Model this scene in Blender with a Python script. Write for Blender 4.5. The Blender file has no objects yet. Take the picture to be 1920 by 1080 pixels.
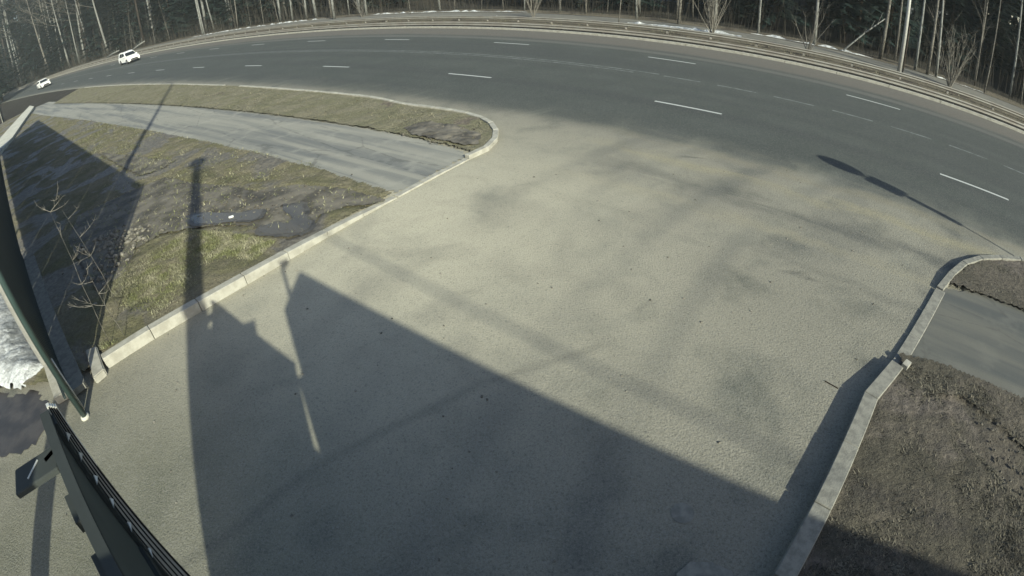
import bpy, bmesh, math, random
import numpy as np
from mathutils import Vector, Matrix, noise
R = math.radians
random.seed(7); rng = np.random.default_rng(7)
SC = bpy.context.scene
C = SC.collection

# ------------------------------------------------------------------ camera
CAMH, PITCH, ROLL = 5.0, 0.616458, -0.0577545
CK = (0.97939615, 0.0338436, -0.14765445, 0.09163871)      # theta(r), r = 1 at half the picture width
cd = bpy.data.cameras.new('camera'); cam = bpy.data.objects.new('camera', cd); C.objects.link(cam)
SC.camera = cam
cd.type = 'PANO'; cd.sensor_width = 36; cd.sensor_fit = 'HORIZONTAL'
cd.clip_start = 0.02; cd.clip_end = 3000
SC.render.engine = 'CYCLES'
cd.panorama_type = 'FISHEYE_LENS_POLYNOMIAL'
cd.fisheye_fov = R(220)
cd.fisheye_polynomial_k0 = 0
cd.fisheye_polynomial_k1 = -CK[0]/18; cd.fisheye_polynomial_k2 = -CK[1]/18**2
cd.fisheye_polynomial_k3 = -CK[2]/18**3; cd.fisheye_polynomial_k4 = -CK[3]/18**4
cp, sp, cr, sr = math.cos(PITCH), math.sin(PITCH), math.cos(ROLL), math.sin(ROLL)
FWD = Vector((0, cp, -sp)); R0 = Vector((1, 0, 0)); U0 = Vector((0, sp, cp))
RT = R0*cr + U0*sr; UP = U0*cr - R0*sr
m = Matrix((RT, UP, -FWD)).transposed().to_4x4(); m.translation = (0, 0, CAMH)
cam.matrix_world = m

# ------------------------------------------------------------------ light
SUNEL = R(27.3); sx, sy = 0.455, -0.8905
SUND = Vector((sx*math.cos(SUNEL), sy*math.cos(SUNEL), math.sin(SUNEL)))
W = bpy.data.worlds.new('World'); SC.world = W; W.use_nodes = True
nt = W.node_tree; bgn = nt.nodes['Background']
sky = nt.nodes.new('ShaderNodeTexSky'); sky.sky_type = 'NISHITA'; sky.sun_disc = False
sky.sun_elevation = SUNEL; sky.sun_rotation = math.atan2(sx, sy); sky.dust_density = 1.2; sky.air_density = 1.0; sky.ozone_density = 1.0
nt.links.new(sky.outputs[0], bgn.inputs[0]); bgn.inputs[1].default_value = 0.085
sl = bpy.data.lights.new('sun', 'SUN'); sl.energy = 3.4; sl.angle = R(0.6); sl.color = (1.0, 1.0, 0.85)
so = bpy.data.objects.new('sun', sl); C.objects.link(so)
so.rotation_euler = SUND.to_track_quat('Z', 'Y').to_euler(); so.location = (5, -10, 30)
vs = SC.view_settings; vs.view_transform = 'Standard'; vs.look = 'None'; vs.exposure = 1.16; vs.gamma = 1; vs.use_curve_mapping = False
SC.cycles.max_bounces = 5; SC.cycles.diffuse_bounces = 3

# ------------------------------------------------------------------ frames of reference
RC, RS = 0.7724487, -0.6350771            # highway direction
KC = -0.00061                             # its gentle bend
def road(a, l, z=0.0):
    L = l + KC*a*a
    return (a*RC - L*RS, a*RS + L*RC, z)
def road_dir(a):
    v = Vector(road(a+.5, 20)) - Vector(road(a-.5, 20)); return math.atan2(v.y, v.x)
EV = Vector((0.788, -0.615)); NV = Vector((0.615, 0.788))    # line of the entrance wall and its normal
def gate(s, l, z=0.0):
    q = EV*s + NV*l; return (q.x, q.y, z)

# ------------------------------------------------------------------ materials
def nodes(name, rough=0.85, spec=0.3, metal=0.0):
    m = bpy.data.materials.new(name); m.use_nodes = True
    n = m.node_tree.nodes; b = n['Principled BSDF']
    b.inputs['Roughness'].default_value = rough; b.inputs['Specular IOR Level'].default_value = spec
    b.inputs['Metallic'].default_value = metal
    return m, m.node_tree, b
class T:                                     # small node helper
    def __init__(s, nt): s.nt = nt; s.pos = nt.nodes.new('ShaderNodeNewGeometry').outputs['Position']
    def L(s, a, b): s.nt.links.new(a, b)
    def setv(s, sock, v):
        if isinstance(v, (int, float)): sock.default_value = v
        elif isinstance(v, tuple): sock.default_value = v if len(v) == len(sock.default_value) else (*v, 1)
        else: s.L(v, sock)
    def noise(s, scale, detail=3, rough=.55, vec=None, dist=0):
        n = s.nt.nodes.new('ShaderNodeTexNoise'); n.inputs['Scale'].default_value = scale
        n.inputs['Detail'].default_value = detail; n.inputs['Roughness'].default_value = rough; n.inputs['Distortion'].default_value = dist
        s.L(vec if vec is not None else s.pos, n.inputs['Vector']); return n.outputs['Fac']
    def voro(s, scale, vec=None, feat='F1', out='Distance'):
        n = s.nt.nodes.new('ShaderNodeTexVoronoi'); n.feature = feat; n.inputs['Scale'].default_value = scale
        s.L(vec if vec is not None else s.pos, n.inputs['Vector']); return n.outputs[out]
    def math(s, op, a, b=0.0, c=0.0, clamp=False):
        n = s.nt.nodes.new('ShaderNodeMath'); n.operation = op; n.use_clamp = clamp
        s.setv(n.inputs[0], a); s.setv(n.inputs[1], b); s.setv(n.inputs[2], c); return n.outputs[0]
    def vec(s, op, a, b):
        n = s.nt.nodes.new('ShaderNodeVectorMath'); n.operation = op; s.setv(n.inputs[0], a); s.setv(n.inputs[1], b)
        return n.outputs['Value'] if op in ('DOT_PRODUCT', 'DISTANCE', 'LENGTH') else n.outputs['Vector']
    def ramp(s, v, a, b, o0=0.0, o1=1.0):     # smooth map range
        n = s.nt.nodes.new('ShaderNodeMapRange'); n.interpolation_type = 'SMOOTHSTEP'
        s.setv(n.inputs['Value'], v)
        for k, q in (('From Min', a), ('From Max', b), ('To Min', o0), ('To Max', o1)): n.inputs[k].default_value = q
        return n.outputs[0]
    def mix(s, f, a, b, mode='MIX'):
        n = s.nt.nodes.new('ShaderNodeMix'); n.data_type = 'RGBA'; n.blend_type = mode
        s.setv(n.inputs[0], f); s.setv(n.inputs[6], a); s.setv(n.inputs[7], b); return n.outputs[2]
    def bump(s, h, strength, dist, b):
        n = s.nt.nodes.new('ShaderNodeBump'); n.inputs['Strength'].default_value = strength; n.inputs['Distance'].default_value = dist
        s.L(h, n.inputs['Height']); s.L(n.outputs[0], b.inputs['Normal'])
    def road(s):
        a = s.vec('DOT_PRODUCT', s.pos, (RC, RS, 0)); l = s.vec('DOT_PRODUCT', s.pos, (-RS, RC, 0))
        l = s.math('ADD', l, s.math('MULTIPLY', s.math('MULTIPLY', a, a), -KC)); return a, l
    def comb(s, x, y, z=0.0):
        n = s.nt.nodes.new('ShaderNodeCombineXYZ'); s.setv(n.inputs[0], x); s.setv(n.inputs[1], y); s.setv(n.inputs[2], z); return n.outputs[0]
    def seg(s, p0, p1, w, soft, wob=0.0):     # 1 on the line p0-p1, 0 away from it
        p0 = Vector(p0); p1 = Vector(p1); d = (p1-p0); Ln = d.length; d.normalize()
        q = s.vec('SUBTRACT', s.pos, (p0.x, p0.y, 0.0))
        t = s.vec('DOT_PRODUCT', q, (d.x, d.y, 0)); o = s.vec('DOT_PRODUCT', q, (-d.y, d.x, 0))
        if wob: o = s.math('ADD', o, s.math('MULTIPLY', s.math('SUBTRACT', s.noise(1.3, 4), .5), wob))
        o = s.math('ABSOLUTE', o)
        f = s.ramp(o, w, w+soft, 1, 0)
        f = s.math('MULTIPLY', f, s.ramp(t, -.2, .3)); return s.math('MULTIPLY', f, s.ramp(t, Ln-.3, Ln+.2, 1, 0))

def simple(name, col, rough=.8, spec=.3, metal=0, var=.25, scale=6, bump=0, bscale=40, isl=0, col2=None):
    m, nt, b = nodes(name, rough, spec, metal); t = T(nt)
    c2 = col2 or tuple(x*(1-var*1.6) for x in col)
    f = t.ramp(t.noise(scale, 4, .6), .35, .65)
    c = t.mix(f, c2, col)
    if isl:
        g = nt.nodes.new('ShaderNodeNewGeometry'); r = g.outputs['Random Per Island']
        c = t.mix(t.math('MULTIPLY', r, isl), c, (0.012, 0.012, 0.009))
    t.L(c, b.inputs['Base Color'])
    if bump: t.bump(t.noise(bscale, 3), bump, .01, b)
    return m

def asphalt_mat():                           # highway and forecourt: one asphalt under drifts of winter sand
    m, nt, b = nodes('asphalt_with_sand', .88, .25); t = T(nt)
    a, l = t.road()
    fine = t.noise(38, 3, .7); grit = t.voro(42, out='Color')
    base = t.mix(t.ramp(t.noise(.5, 4), .3, .7), (.043, .051, .045), (.055, .063, .056))
    lane = t.noise(1, 3, .5, t.comb(t.math('MULTIPLY', a, .03), t.math('MULTIPLY', l, .9)))      # long wear streaks
    base = t.mix(t.ramp(lane, .35, .7), base, (.040, .046, .043))
    # forecourt asphalt: coarser, paler stone
    wob = t.math('MULTIPLY', t.math('SUBTRACT', t.noise(.35, 5, .6), .5), 3.2)
    lw = t.math('ADD', l, wob)
    court = t.ramp(t.math('ADD', lw, t.math('MULTIPLY', t.math('SUBTRACT', t.noise(2.5, 5, .7), .5), 1.6)), 12.6, 15.8, 1, 0)
    c1 = t.mix(t.ramp(fine, .3, .7), (.056, .060, .049), (.104, .108, .088))
    strk = t.noise(1, 5, .6, t.comb(t.math('MULTIPLY', a, .22), t.math('MULTIPLY', l, .75)), .6)
    c1 = t.mix(t.math('MULTIPLY', t.ramp(strk, .38, .68), .55), c1, (.095, .100, .090))
    spread = t.vec('DISTANCE', t.pos, (-2.4, 9.6, 0.0))
    sand = t.ramp(t.math('ADD', spread, t.math('MULTIPLY', wob, .6)), 0.0, 8.6, 1, 0)
    sn = t.math('MULTIPLY', sand, t.ramp(t.noise(.55, 5, .6, dist=.5), .25, .6, .35, 1))
    c1 = t.mix(t.math('MULTIPLY', sn, .35), c1, (.36, .35, .28))
    gd = t.comb(t.vec('DOT_PRODUCT', t.pos, (.79*.10, .61*.10, 0)), t.vec('DOT_PRODUCT', t.pos, (-.61*.9, .79*.9, 0)))
    gn = t.noise(1, 5, .6, gd, .5)
    c1 = t.mix(t.math('MULTIPLY', t.ramp(gn, .52, .68), .38), c1, (.24, .24, .19))
    c1 = t.mix(t.math('MULTIPLY', t.ramp(gn, .46, .32), .34), c1, (.070, .074, .064))
    s2 = t.ramp(t.noise(.9, 6, .62, dist=1.0), .56, .74)
    c1 = t.mix(t.math('MULTIPLY', s2, .45), c1, (.235, .23, .18))
    s3 = t.ramp(t.noise(1, 5, .62, t.comb(t.math('ADD', t.math('MULTIPLY', a, .13), 4.0), t.math('MULTIPLY', l, .55)), .8), .52, .70)
    c1 = t.mix(t.math('MULTIPLY', s3, .12), c1, (.088, .092, .086))
    col = t.mix(court, base, c1)
    # drift along the near kerb and the far shoulder, pale worn stripe
    e1 = t.math('MULTIPLY', t.ramp(l, 13.0, 14.3, 1, 0), .8)
    e1 = t.math('MULTIPLY', e1, t.ramp(t.noise(.8, 4), .2, .55))
    col = t.mix(e1, col, (.25, .235, .18))
    e2 = t.math('MULTIPLY', t.ramp(t.math('ADD', l, t.math('MULTIPLY', wob, .25)), 27.6, 28.6), .75)
    col = t.mix(e2, col, (.125, .112, .092))
    e3 = t.math('MULTIPLY', t.ramp(t.math('ABSOLUTE', t.math('SUBTRACT', l, 27.3)), .15, .55, 1, 0), .28)
    col = t.mix(e3, col, (.22, .21, .18))
    # rolled arcs of sand left by turning wheels on the mouth
    arc = t.vec('DISTANCE', t.pos, (-3.5, 20.5, 0.0))
    w1 = t.math('SINE', t.math('ADD', t.math('MULTIPLY', arc, 2.1), t.math('MULTIPLY', t.noise(.6, 3), 5)))
    zone = t.math('MULTIPLY', t.ramp(lw, 8.2, 10.0), t.ramp(lw, 13.0, 15.4, 1, 0))
    zone = t.math('MULTIPLY', zone, t.ramp(a, -9, -5))
    col = t.mix(t.math('MULTIPLY', t.math('MULTIPLY', t.ramp(w1, .1, .9), zone), .40), col, (.25, .24, .185))
    col = t.mix(t.math('MULTIPLY', t.math('MULTIPLY', t.ramp(w1, -.1, -.9), zone), .25), col, (.075, .08, .075))
    lb = t.math('ADD', l, t.math('MULTIPLY', t.math('SUBTRACT', t.noise(.5, 4), .5), 1.6))
    for c0, w_, am, cc_ in ((12.4, .55, .75, (.27, .245, .155)), (11.2, .55, .60, (.058, .062, .058)), (10.1, .45, .45, (.27, .245, .165)), (13.5, .5, .50, (.21, .19, .13)), (8.9, .35, .35, (.062, .066, .060)), (14.4, .3, .25, (.16, .15, .115))):
        bd = t.math('MULTIPLY', t.ramp(t.math('ABSOLUTE', t.math('SUBTRACT', lb, c0)), .0, w_, 1, 0), t.ramp(a, -8.5, -4.5))
        bd = t.math('MULTIPLY', bd, t.ramp(t.noise(1, 5, .6, t.comb(t.math('ADD', t.math('MULTIPLY', a, .22), c0*3), t.math('MULTIPLY', l, 1.4)), .4), .34, .58))
        col = t.mix(t.math('MULTIPLY', bd, am), col, cc_)
    for (x_, y_), (x2_, y2_) in (((-.9, 7.0), (-.5, 7.05)), ((4.9, 7.1), (5.35, 7.0)), ((-2.35, 8.6), (-2.1, 8.65)), ((4.6, 12.6), (5.3, 12.5)), ((5.2, 6.9), (5.45, 6.65)), ((1.9, 6.2), (2.2, 6.4))):
        col = t.mix(t.math('MULTIPLY', t.seg((x_, y_), (x2_, y2_), .0, .12, .5), .6), col, (.04, .042, .04))
    for off in (0.0, 1.55, 3.4, 4.95):      # faint wheel paths out of the gateway
        pv = t.vec('DISTANCE', t.pos, (16.0, -4.0, 0.0)); rr_ = 17.0+off
        wl = t.ramp(t.math('ABSOLUTE', t.math('SUBTRACT', t.math('ADD', pv, t.math('MULTIPLY', t.noise(.7, 3), .5)), rr_)), .05, .38, 1, 0)
        wl = t.math('MULTIPLY', wl, t.ramp(t.noise(.4, 3), .3, .6)); col = t.mix(t.math('MULTIPLY', t.math('MULTIPLY', wl, court), .38), col, (.075, .08, .075))
    col = t.mix(t.math('MULTIPLY', t.math('MULTIPLY', sn, court), .72), col, (.50, .465, .34))
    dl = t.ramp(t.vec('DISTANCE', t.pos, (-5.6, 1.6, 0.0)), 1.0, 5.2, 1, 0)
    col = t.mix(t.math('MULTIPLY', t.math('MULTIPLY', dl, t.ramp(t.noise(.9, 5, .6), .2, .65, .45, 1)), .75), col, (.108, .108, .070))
    ck = t.voro(.42, t.vec('ADD', t.pos, t.comb(t.math('MULTIPLY', t.noise(1.5, 4), 1.2), t.math('MULTIPLY', t.noise(1.7, 4), 1.2))), 'DISTANCE_TO_EDGE')
    ck = t.math('MULTIPLY', t.ramp(ck, .004, .016, 1, 0), t.ramp(t.noise(.35, 3), .50, .62))
    col = t.mix(t.math('MULTIPLY', t.math('MULTIPLY', ck, court), .10), col, (.045, .045, .04))
    # dark patched seam
    for p0, p1 in (((-4.3, 1.6), (-2.32, 3.72)), ((-2.32, 3.7), (-.5, 4.89)), ((-.5, 4.89), (1.4, 5.55))):
        col = t.mix(t.math('MULTIPLY', t.seg(p0, p1, .0, .14, .16), .24), col, (.035, .037, .036))
    # chippings
    sep = nt.nodes.new('ShaderNodeSeparateColor'); t.L(grit, sep.inputs[0])
    col = t.mix(t.math('MULTIPLY', t.ramp(sep.outputs[0], .86, .97), .2), col, (.26, .25, .22))
    col = t.mix(t.math('MULTIPLY', t.ramp(sep.outputs[1], .86, .97), .25), col, (.045, .046, .043))
    g2 = t.voro(95, out='Color'); s5 = nt.nodes.new('ShaderNodeSeparateColor'); t.L(g2, s5.inputs[0])
    col = t.mix(t.math('MULTIPLY', t.ramp(s5.outputs[0], .45, 1.0), .2), col, (.32, .31, .27))
    col = t.mix(t.math('MULTIPLY', t.ramp(s5.outputs[1], .45, 1.0), .22), col, (.030, .031, .03))
    t.L(col, b.inputs['Base Color'])
    near = t.ramp(l, 12.5, 14.5, 1, .15)
    h = t.math('ADD', t.math('MULTIPLY', t.noise(26, 4, .75), near), t.math('MULTIPLY', t.voro(34), .4))
    far_ = t.ramp(t.vec('DISTANCE', t.pos, (-2.6, 10.5, 0.0)), 4, 13)
    wm = t.noise(24, 5, .8)
    col = t.mix(t.math('MULTIPLY', t.math('MULTIPLY', t.ramp(wm, .52, .66), t.math('ADD', .06, t.math('MULTIPLY', far_, .65))), court), col, (.045, .046, .042))
    col = t.mix(t.math('MULTIPLY', t.math('MULTIPLY', t.ramp(wm, .46, .34), t.math('ADD', .05, t.math('MULTIPLY', far_, .40))), court), col, (.28, .275, .24))
    t.L(col, b.inputs['Base Color'])
    t.bump(h, .85, .014, b); nb_ = nt.nodes[-1]; t.L(t.math('ADD', .45, t.math('MULTIPLY', far_, .55)), nb_.inputs['Strength'])
    return m

def path_mat(name, pale, dark):
    m, nt, b = nodes(name, .9, .2); t = T(nt); a, l = t.road()
    s = t.noise(1, 5, .6, t.comb(t.math('MULTIPLY', a, .09), t.math('MULTIPLY', l, 1.6)), .4)
    c = t.mix(t.ramp(s, .4, .66), pale, dark)
    c = t.mix(t.math('MULTIPLY', t.ramp(t.noise(1.5, 5), .5, .7), .4), c, tuple(x*1.25 for x in pale))
    c = t.mix(t.math('MULTIPLY', t.ramp(t.noise(45, 3, .7), .5, .8), .4), c, tuple(x*.6 for x in dark))
    cr_ = t.voro(.9, t.comb(t.math('MULTIPLY', a, .22), l), 'DISTANCE_TO_EDGE')
    cr_ = t.math('ADD', cr_, t.math('MULTIPLY', t.noise(3, 4), .10))
    c = t.mix(t.ramp(cr_, .050, .065, .35, 0), c, (.06, .06, .055))
    t.L(c, b.inputs['Base Color']); t.bump(t.noise(40, 4, .7), .5, .012, b)
    return m

def verge_mat(name, green, tan, mud, mudamt, wet=.5):
    m, nt, b = nodes(name, .9, .25); t = T(nt)
    f = t.ramp(t.noise(.9, 5, .65), .38, .62)
    c = t.mix(f, green, tan)
    c = t.mix(t.math('MULTIPLY', t.ramp(t.noise(14, 4, .75), .35, .75), .75), c, tuple(x*.35 for x in tan))
    c = t.mix(t.math('MULTIPLY', t.ramp(t.noise(30, 2, .7), .58, .75), .5), c, tuple(min(1, x*1.9) for x in tan))
    mk = t.ramp(t.math('ADD', t.noise(.42, 5, .6, dist=.6), mudamt), .52, .60)
    c = t.mix(mk, c, t.mix(t.ramp(t.noise(9, 4), .35, .7), mud, tuple(x*1.7 for x in mud)))
    t.L(c, b.inputs['Base Color'])
    t.L(t.ramp(mk, 0, 1, .95, wet), b.inputs['Roughness'])
    t.bump(t.math('ADD', t.noise(20, 5, .75), t.math('MULTIPLY', t.noise(4, 4), 2)), .9, .035, b)
    return m

M = {}
M['asphalt'] = asphalt_mat()
M['path_left'] = path_mat('path_asphalt_pale', (.255, .25, .21), (.145, .15, .14))
M['path_right'] = path_mat('path_asphalt_dark', (.118, .117, .100), (.078, .083, .078))
M['path_far'] = path_mat('path_asphalt_far', (.16, .155, .13), (.11, .11, .10))
M['verge_left'] = verge_mat('spring_turf', (.132, .126, .066), (.185, .165, .108), (.105, .095, .074), .03)
M['verge_isl'] = verge_mat('dry_turf', (.158, .152, .088), (.205, .188, .125), (.10, .085, .065), -.06, .9)
M['verge_right'] = verge_mat('trodden_turf', (.078, .071, .052), (.112, .098, .076), (.080, .069, .056), .0, .8)
M['litter'] = verge_mat('leaf_litter', (.115, .102, .070), (.15, .13, .095), (.05, .042, .032), -.02, .9)
M['soil'] = verge_mat('forest_floor', (.028, .028, .018), (.045, .038, .028), (.03, .026, .02), 0, .9)
M['rail_shade'] = simple('rail_shade_dark', (.035, .032, .026), .9, .2, var=.3, scale=2)  # dark tone for the painted shade below the barrier beam
M['turf_mud'] = simple('turf_mud', (.155, .140, .108), .7, .3, var=.35, scale=1.6, bump=.8, bscale=14)
M['wetmud'] = simple('wet_turf_mud', (.085, .077, .06), .5, .4, var=.3, scale=4, bump=.6, bscale=14)
M['heap'] = simple('pale_clod', (.23, .215, .175), .95, .1, var=.4, scale=8, bump=.6, bscale=30)
M['mud'] = simple('wet_mud', (.055, .048, .040), .45, .5, var=.3, scale=2.5, bump=.4, bscale=12)
M['kerb'] = simple('kerb_concrete', (.35, .34, .285), .9, .2, var=.12, scale=5, bump=.5, bscale=45, col2=(.27, .26, .215))
M['kerb_dark'] = simple('kerb_concrete_worn', (.225, .22, .185), .9, .2, var=.2, scale=9, bump=.5, bscale=45, col2=(.155, .152, .13))
M['paint'] = simple('road_paint', (.40, .42, .39), .7, .3, var=.15, scale=9, col2=(.40, .41, .38))
M['paint_worn'] = simple('worn_road_paint', (.165, .175, .165), .8, .3, var=.2, scale=3, col2=(.085, .09, .085))
M['steel'] = simple('dusty_galvanised_steel', (.26, .25, .21), .65, .4, .25, var=.15, scale=1.2, col2=(.22, .20, .165))
M['post'] = simple('post_steel', (.34, .32, .27), .7, .3, .2)
M['green'] = simple('green_sheet_metal', (.026, .038, .037), .45, .5, .0, var=.12, scale=2.0)
M['green_l'] = simple('green_tube_paint', (.035, .058, .053), .4, .5, 0, var=.1, scale=3)
M['leaf'] = simple('gate_leaf_paint', (.078, .090, .076), .8, .2, 0, var=.1, scale=1.5)
M['leaf_d'] = simple('gate_frame_paint', (.040, .046, .042), .8, .2, 0, var=.1, scale=2)
M['rib'] = simple('gate_rib_paint', (.52, .52, .46), .5, .5, .1, var=.08, scale=3)
M['white'] = simple('white_plate', (.75, .76, .70), .5, .4, var=.05)
M['conc'] = simple('pale_concrete', (.48, .47, .39), .85, .2, var=.1, scale=1.5, bump=.4, bscale=20)
M['snow'] = None
M['bark_b'] = None
M['bark_g'] = simple('grey_bark', (.16, .15, .125), .9, .2, var=.35, scale=7)
M['bark_d'] = simple('dark_bark', (.055, .045, .035), .95, .1, var=.3, scale=5)
M['twig'] = simple('pale_twig', (.16, .15, .125), .8, .2, var=.15)
M['brush'] = simple('bare_brush', (.075, .068, .054), .9, .1, var=.3, scale=1, isl=.5)
M['needle'] = simple('spruce_needles', (.015, .033, .027), .8, .2, var=.35, scale=.7, isl=.55)
M['pine'] = simple('pine_needles', (.024, .044, .030), .8, .2, var=.35, scale=.7, isl=.5)
M['blade_l'] = simple('dry_grass_blades', (.34, .32, .21), .8, .2, var=.45, scale=2, isl=.65, col2=(.19, .20, .085))
M['blade_i'] = simple('dry_grass_blades_island', (.27, .25, .165), .8, .2, var=.3, scale=3, isl=.5)
M['blade_r'] = simple('dull_grass_blades', (.215, .195, .145), .8, .2, var=.3, scale=3, isl=.85)
M['pole'] = simple('lamp_pole_steel', (.42, .42, .38), .6, .4, .1, var=.1)
M['wood'] = simple('grey_boards', (.20, .195, .165), .85, .2, var=.3, scale=3)
M['rock'] = simple('clod', (.15, .137, .11), .95, .1, var=.4, scale=8, bump=.6, bscale=30)
M['black'] = simple('black_rubber', (.012, .012, .012), .6, .4, var=.1)
M['glass'] = simple('car_glass', (.015, .018, .02), .08, .6, var=.05)
M['carpaint'] = simple('white_car_paint', (.78, .78, .74), .3, .5, var=.03)
M['alloy'] = simple('wheel_alloy', (.42, .42, .42), .35, .5, .6, var=.05)
M['lampglass'] = simple('headlight_glass', (.8, .8, .78), .1, .6, var=.05)
M['chrome'] = simple('grille_dark', (.03, .03, .03), .4, .5, var=.05)
M['fence_blue'] = simple('blue_fence_boards', (.10, .14, .17), .7, .3, var=.15)
def snow_mat():
    m, nt, b = nodes('old_snow', .75, .3); t = T(nt)
    c = t.mix(t.ramp(t.noise(3.5, 6, .7, dist=.5), .38, .62), (.52, .54, .53), (.26, .27, .26))
    c = t.mix(t.math('MULTIPLY', t.ramp(t.noise(16, 5, .75), .55, .75), .7), c, (.16, .155, .135))
    t.L(c, b.inputs['Base Color']); t.bump(t.math('ADD', t.noise(11, 6, .75, dist=.8), t.math('MULTIPLY', t.noise(3, 4), 2)), 1, .05, b); return m
M['snow'] = snow_mat()
def birch_mat():
    m, nt, b = nodes('birch_bark', .8, .2); t = T(nt)
    v = t.vec('MULTIPLY', t.pos, (6., 6., 1.6)); f = t.ramp(t.noise(1.6, 4, .7, v), .5, .62)
    c = t.mix(f, (.18, .185, .168), (.05, .047, .04)); t.L(c, b.inputs['Base Color']); return m
M['bark_b'] = birch_mat()
def water_mat():
    m, nt, b = nodes('puddle_water', .2, .2); t = T(nt)
    b.inputs['Base Color'].default_value = (.085, .075, .055, 1); t.bump(t.noise(9, 3), .08, .01, b); return m
M['water'] = water_mat()

# ------------------------------------------------------------------ object helpers
def tag(o, label=None, cat=None, group=None, kind=None):
    if label: o['label'] = label
    if cat: o['category'] = cat
    if group: o['group'] = group
    if kind: o['kind'] = kind
    return o
def link(name, me, parent=None, mat=None):
    o = bpy.data.objects.new(name, me); C.objects.link(o)
    if parent is not None: o.parent = parent
    return o
def mesh(name, v, f, mat, parent=None, smooth=False):
    me = bpy.data.meshes.new(name); me.from_pydata([tuple(p) for p in v], [], f)
    if mat is not None: me.materials.append(mat)
    if smooth: me.polygons.foreach_set('use_smooth', [True]*len(me.polygons))
    me.update(); return link(name, me, parent)
def empty(name, loc=(0, 0, 0), rz=0):
    o = bpy.data.objects.new(name, None); o.empty_display_size = .2; C.objects.link(o)
    o.location = loc; o.rotation_euler.z = rz; return o
class MB:                                    # mesh collector
    def __init__(s): s.v = []; s.f = []
    def add(s, v, f):
        b = len(s.v); s.v += [tuple(p) for p in v]; s.f += [tuple(i+b for i in q) for q in f]; return s
    def box(s, c, d, rz=0, tilt=None):
        hx, hy, hz = d[0]/2, d[1]/2, d[2]/2
        v = [Vector((x, y, z)) for z in (-hz, hz) for x, y in ((-hx, -hy), (hx, -hy), (hx, hy), (-hx, hy))]
        mt = Matrix.Rotation(rz, 4, 'Z')
        if tilt: mt = mt @ Matrix.Rotation(tilt[0], 4, 'X') @ Matrix.Rotation(tilt[1], 4, 'Y')
        v = [mt @ p + Vector(c) for p in v]
        return s.add(v, [(3, 2, 1, 0), (4, 5, 6, 7), (0, 1, 5, 4), (1, 2, 6, 5), (2, 3, 7, 6), (3, 0, 4, 7)])
    def prism(s, poly, z0, z1):
        n = len(poly); v = [(p[0], p[1], z0) for p in poly]+[(p[0], p[1], z1) for p in poly]
        ar = sum(poly[i][0]*poly[(i+1) % n][1]-poly[(i+1) % n][0]*poly[i][1] for i in range(n))
        if ar < 0: v = [(p[0], p[1], z0) for p in poly[::-1]]+[(p[0], p[1], z1) for p in poly[::-1]]
        return s.add(v, [tuple(range(n))[::-1], tuple(range(n, 2*n))]+[(i, (i+1) % n, n+(i+1) % n, n+i) for i in range(n)])
    def tube(s, pts, rad, seg=7, caps=True):
        pts = [Vector(p) for p in pts]; n = len(pts)
        if not hasattr(rad, '__len__'): rad = [rad]*n
        V = []
        d0 = (pts[1]-pts[0]).normalized(); x = d0.orthogonal().normalized()
        for i, p in enumerate(pts):
            d = (pts[min(i+1, n-1)]-pts[max(i-1, 0)]).normalized()
            x = (x-d*x.dot(d)).normalized(); y = d.cross(x)
            V += [p+(x*math.cos(k*2*math.pi/seg)+y*math.sin(k*2*math.pi/seg))*rad[i] for k in range(seg)]
        F = [(i*seg+k, i*seg+(k+1) % seg, (i+1)*seg+(k+1) % seg, (i+1)*seg+k) for i in range(n-1) for k in range(seg)]
        if caps: F += [tuple(range(seg))[::-1], tuple((n-1)*seg+k for k in range(seg))]
        return s.add(V, F)
    def build(s, name, mat, parent=None, smooth=False): return mesh(name, s.v, s.f, mat, parent, smooth)
def bevel(o, w=.01, seg=1):
    bm = bmesh.new(); bm.from_mesh(o.data)
    bmesh.ops.bevel(bm, geom=bm.edges[:], offset=w, segments=seg, affect='EDGES', clamp_overlap=True)
    bm.to_mesh(o.data); bm.free(); return o

def inside(poly, X, Y):
    poly = np.array(poly, float); r = np.zeros(X.shape, bool); n = len(poly); j = n-1
    for i in range(n):
        xi, yi = poly[i]; xj, yj = poly[j]
        c = ((yi > Y) != (yj > Y)) & (X < (xj-xi)*(Y-yi)/(yj-yi+1e-12)+xi); r ^= c; j = i
    return r
def fnoise(X, Y, sc, seed=0):                # cheap smooth value noise on arrays
    x = X*sc+seed*17.3; y = Y*sc-seed*9.1; xi = np.floor(x).astype(int); yi = np.floor(y).astype(int)
    fx = x-xi; fy = y-yi; fx = fx*fx*(3-2*fx); fy = fy*fy*(3-2*fy)
    def h(a, b):
        q = np.sin(a*127.1+b*311.7+seed*5.3)*43758.5453; return q-np.floor(q)
    return (h(xi, yi)*(1-fx)+h(xi+1, yi)*fx)*(1-fy)+(h(xi, yi+1)*(1-fx)+h(xi+1, yi+1)*fx)*fy-.5
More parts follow.
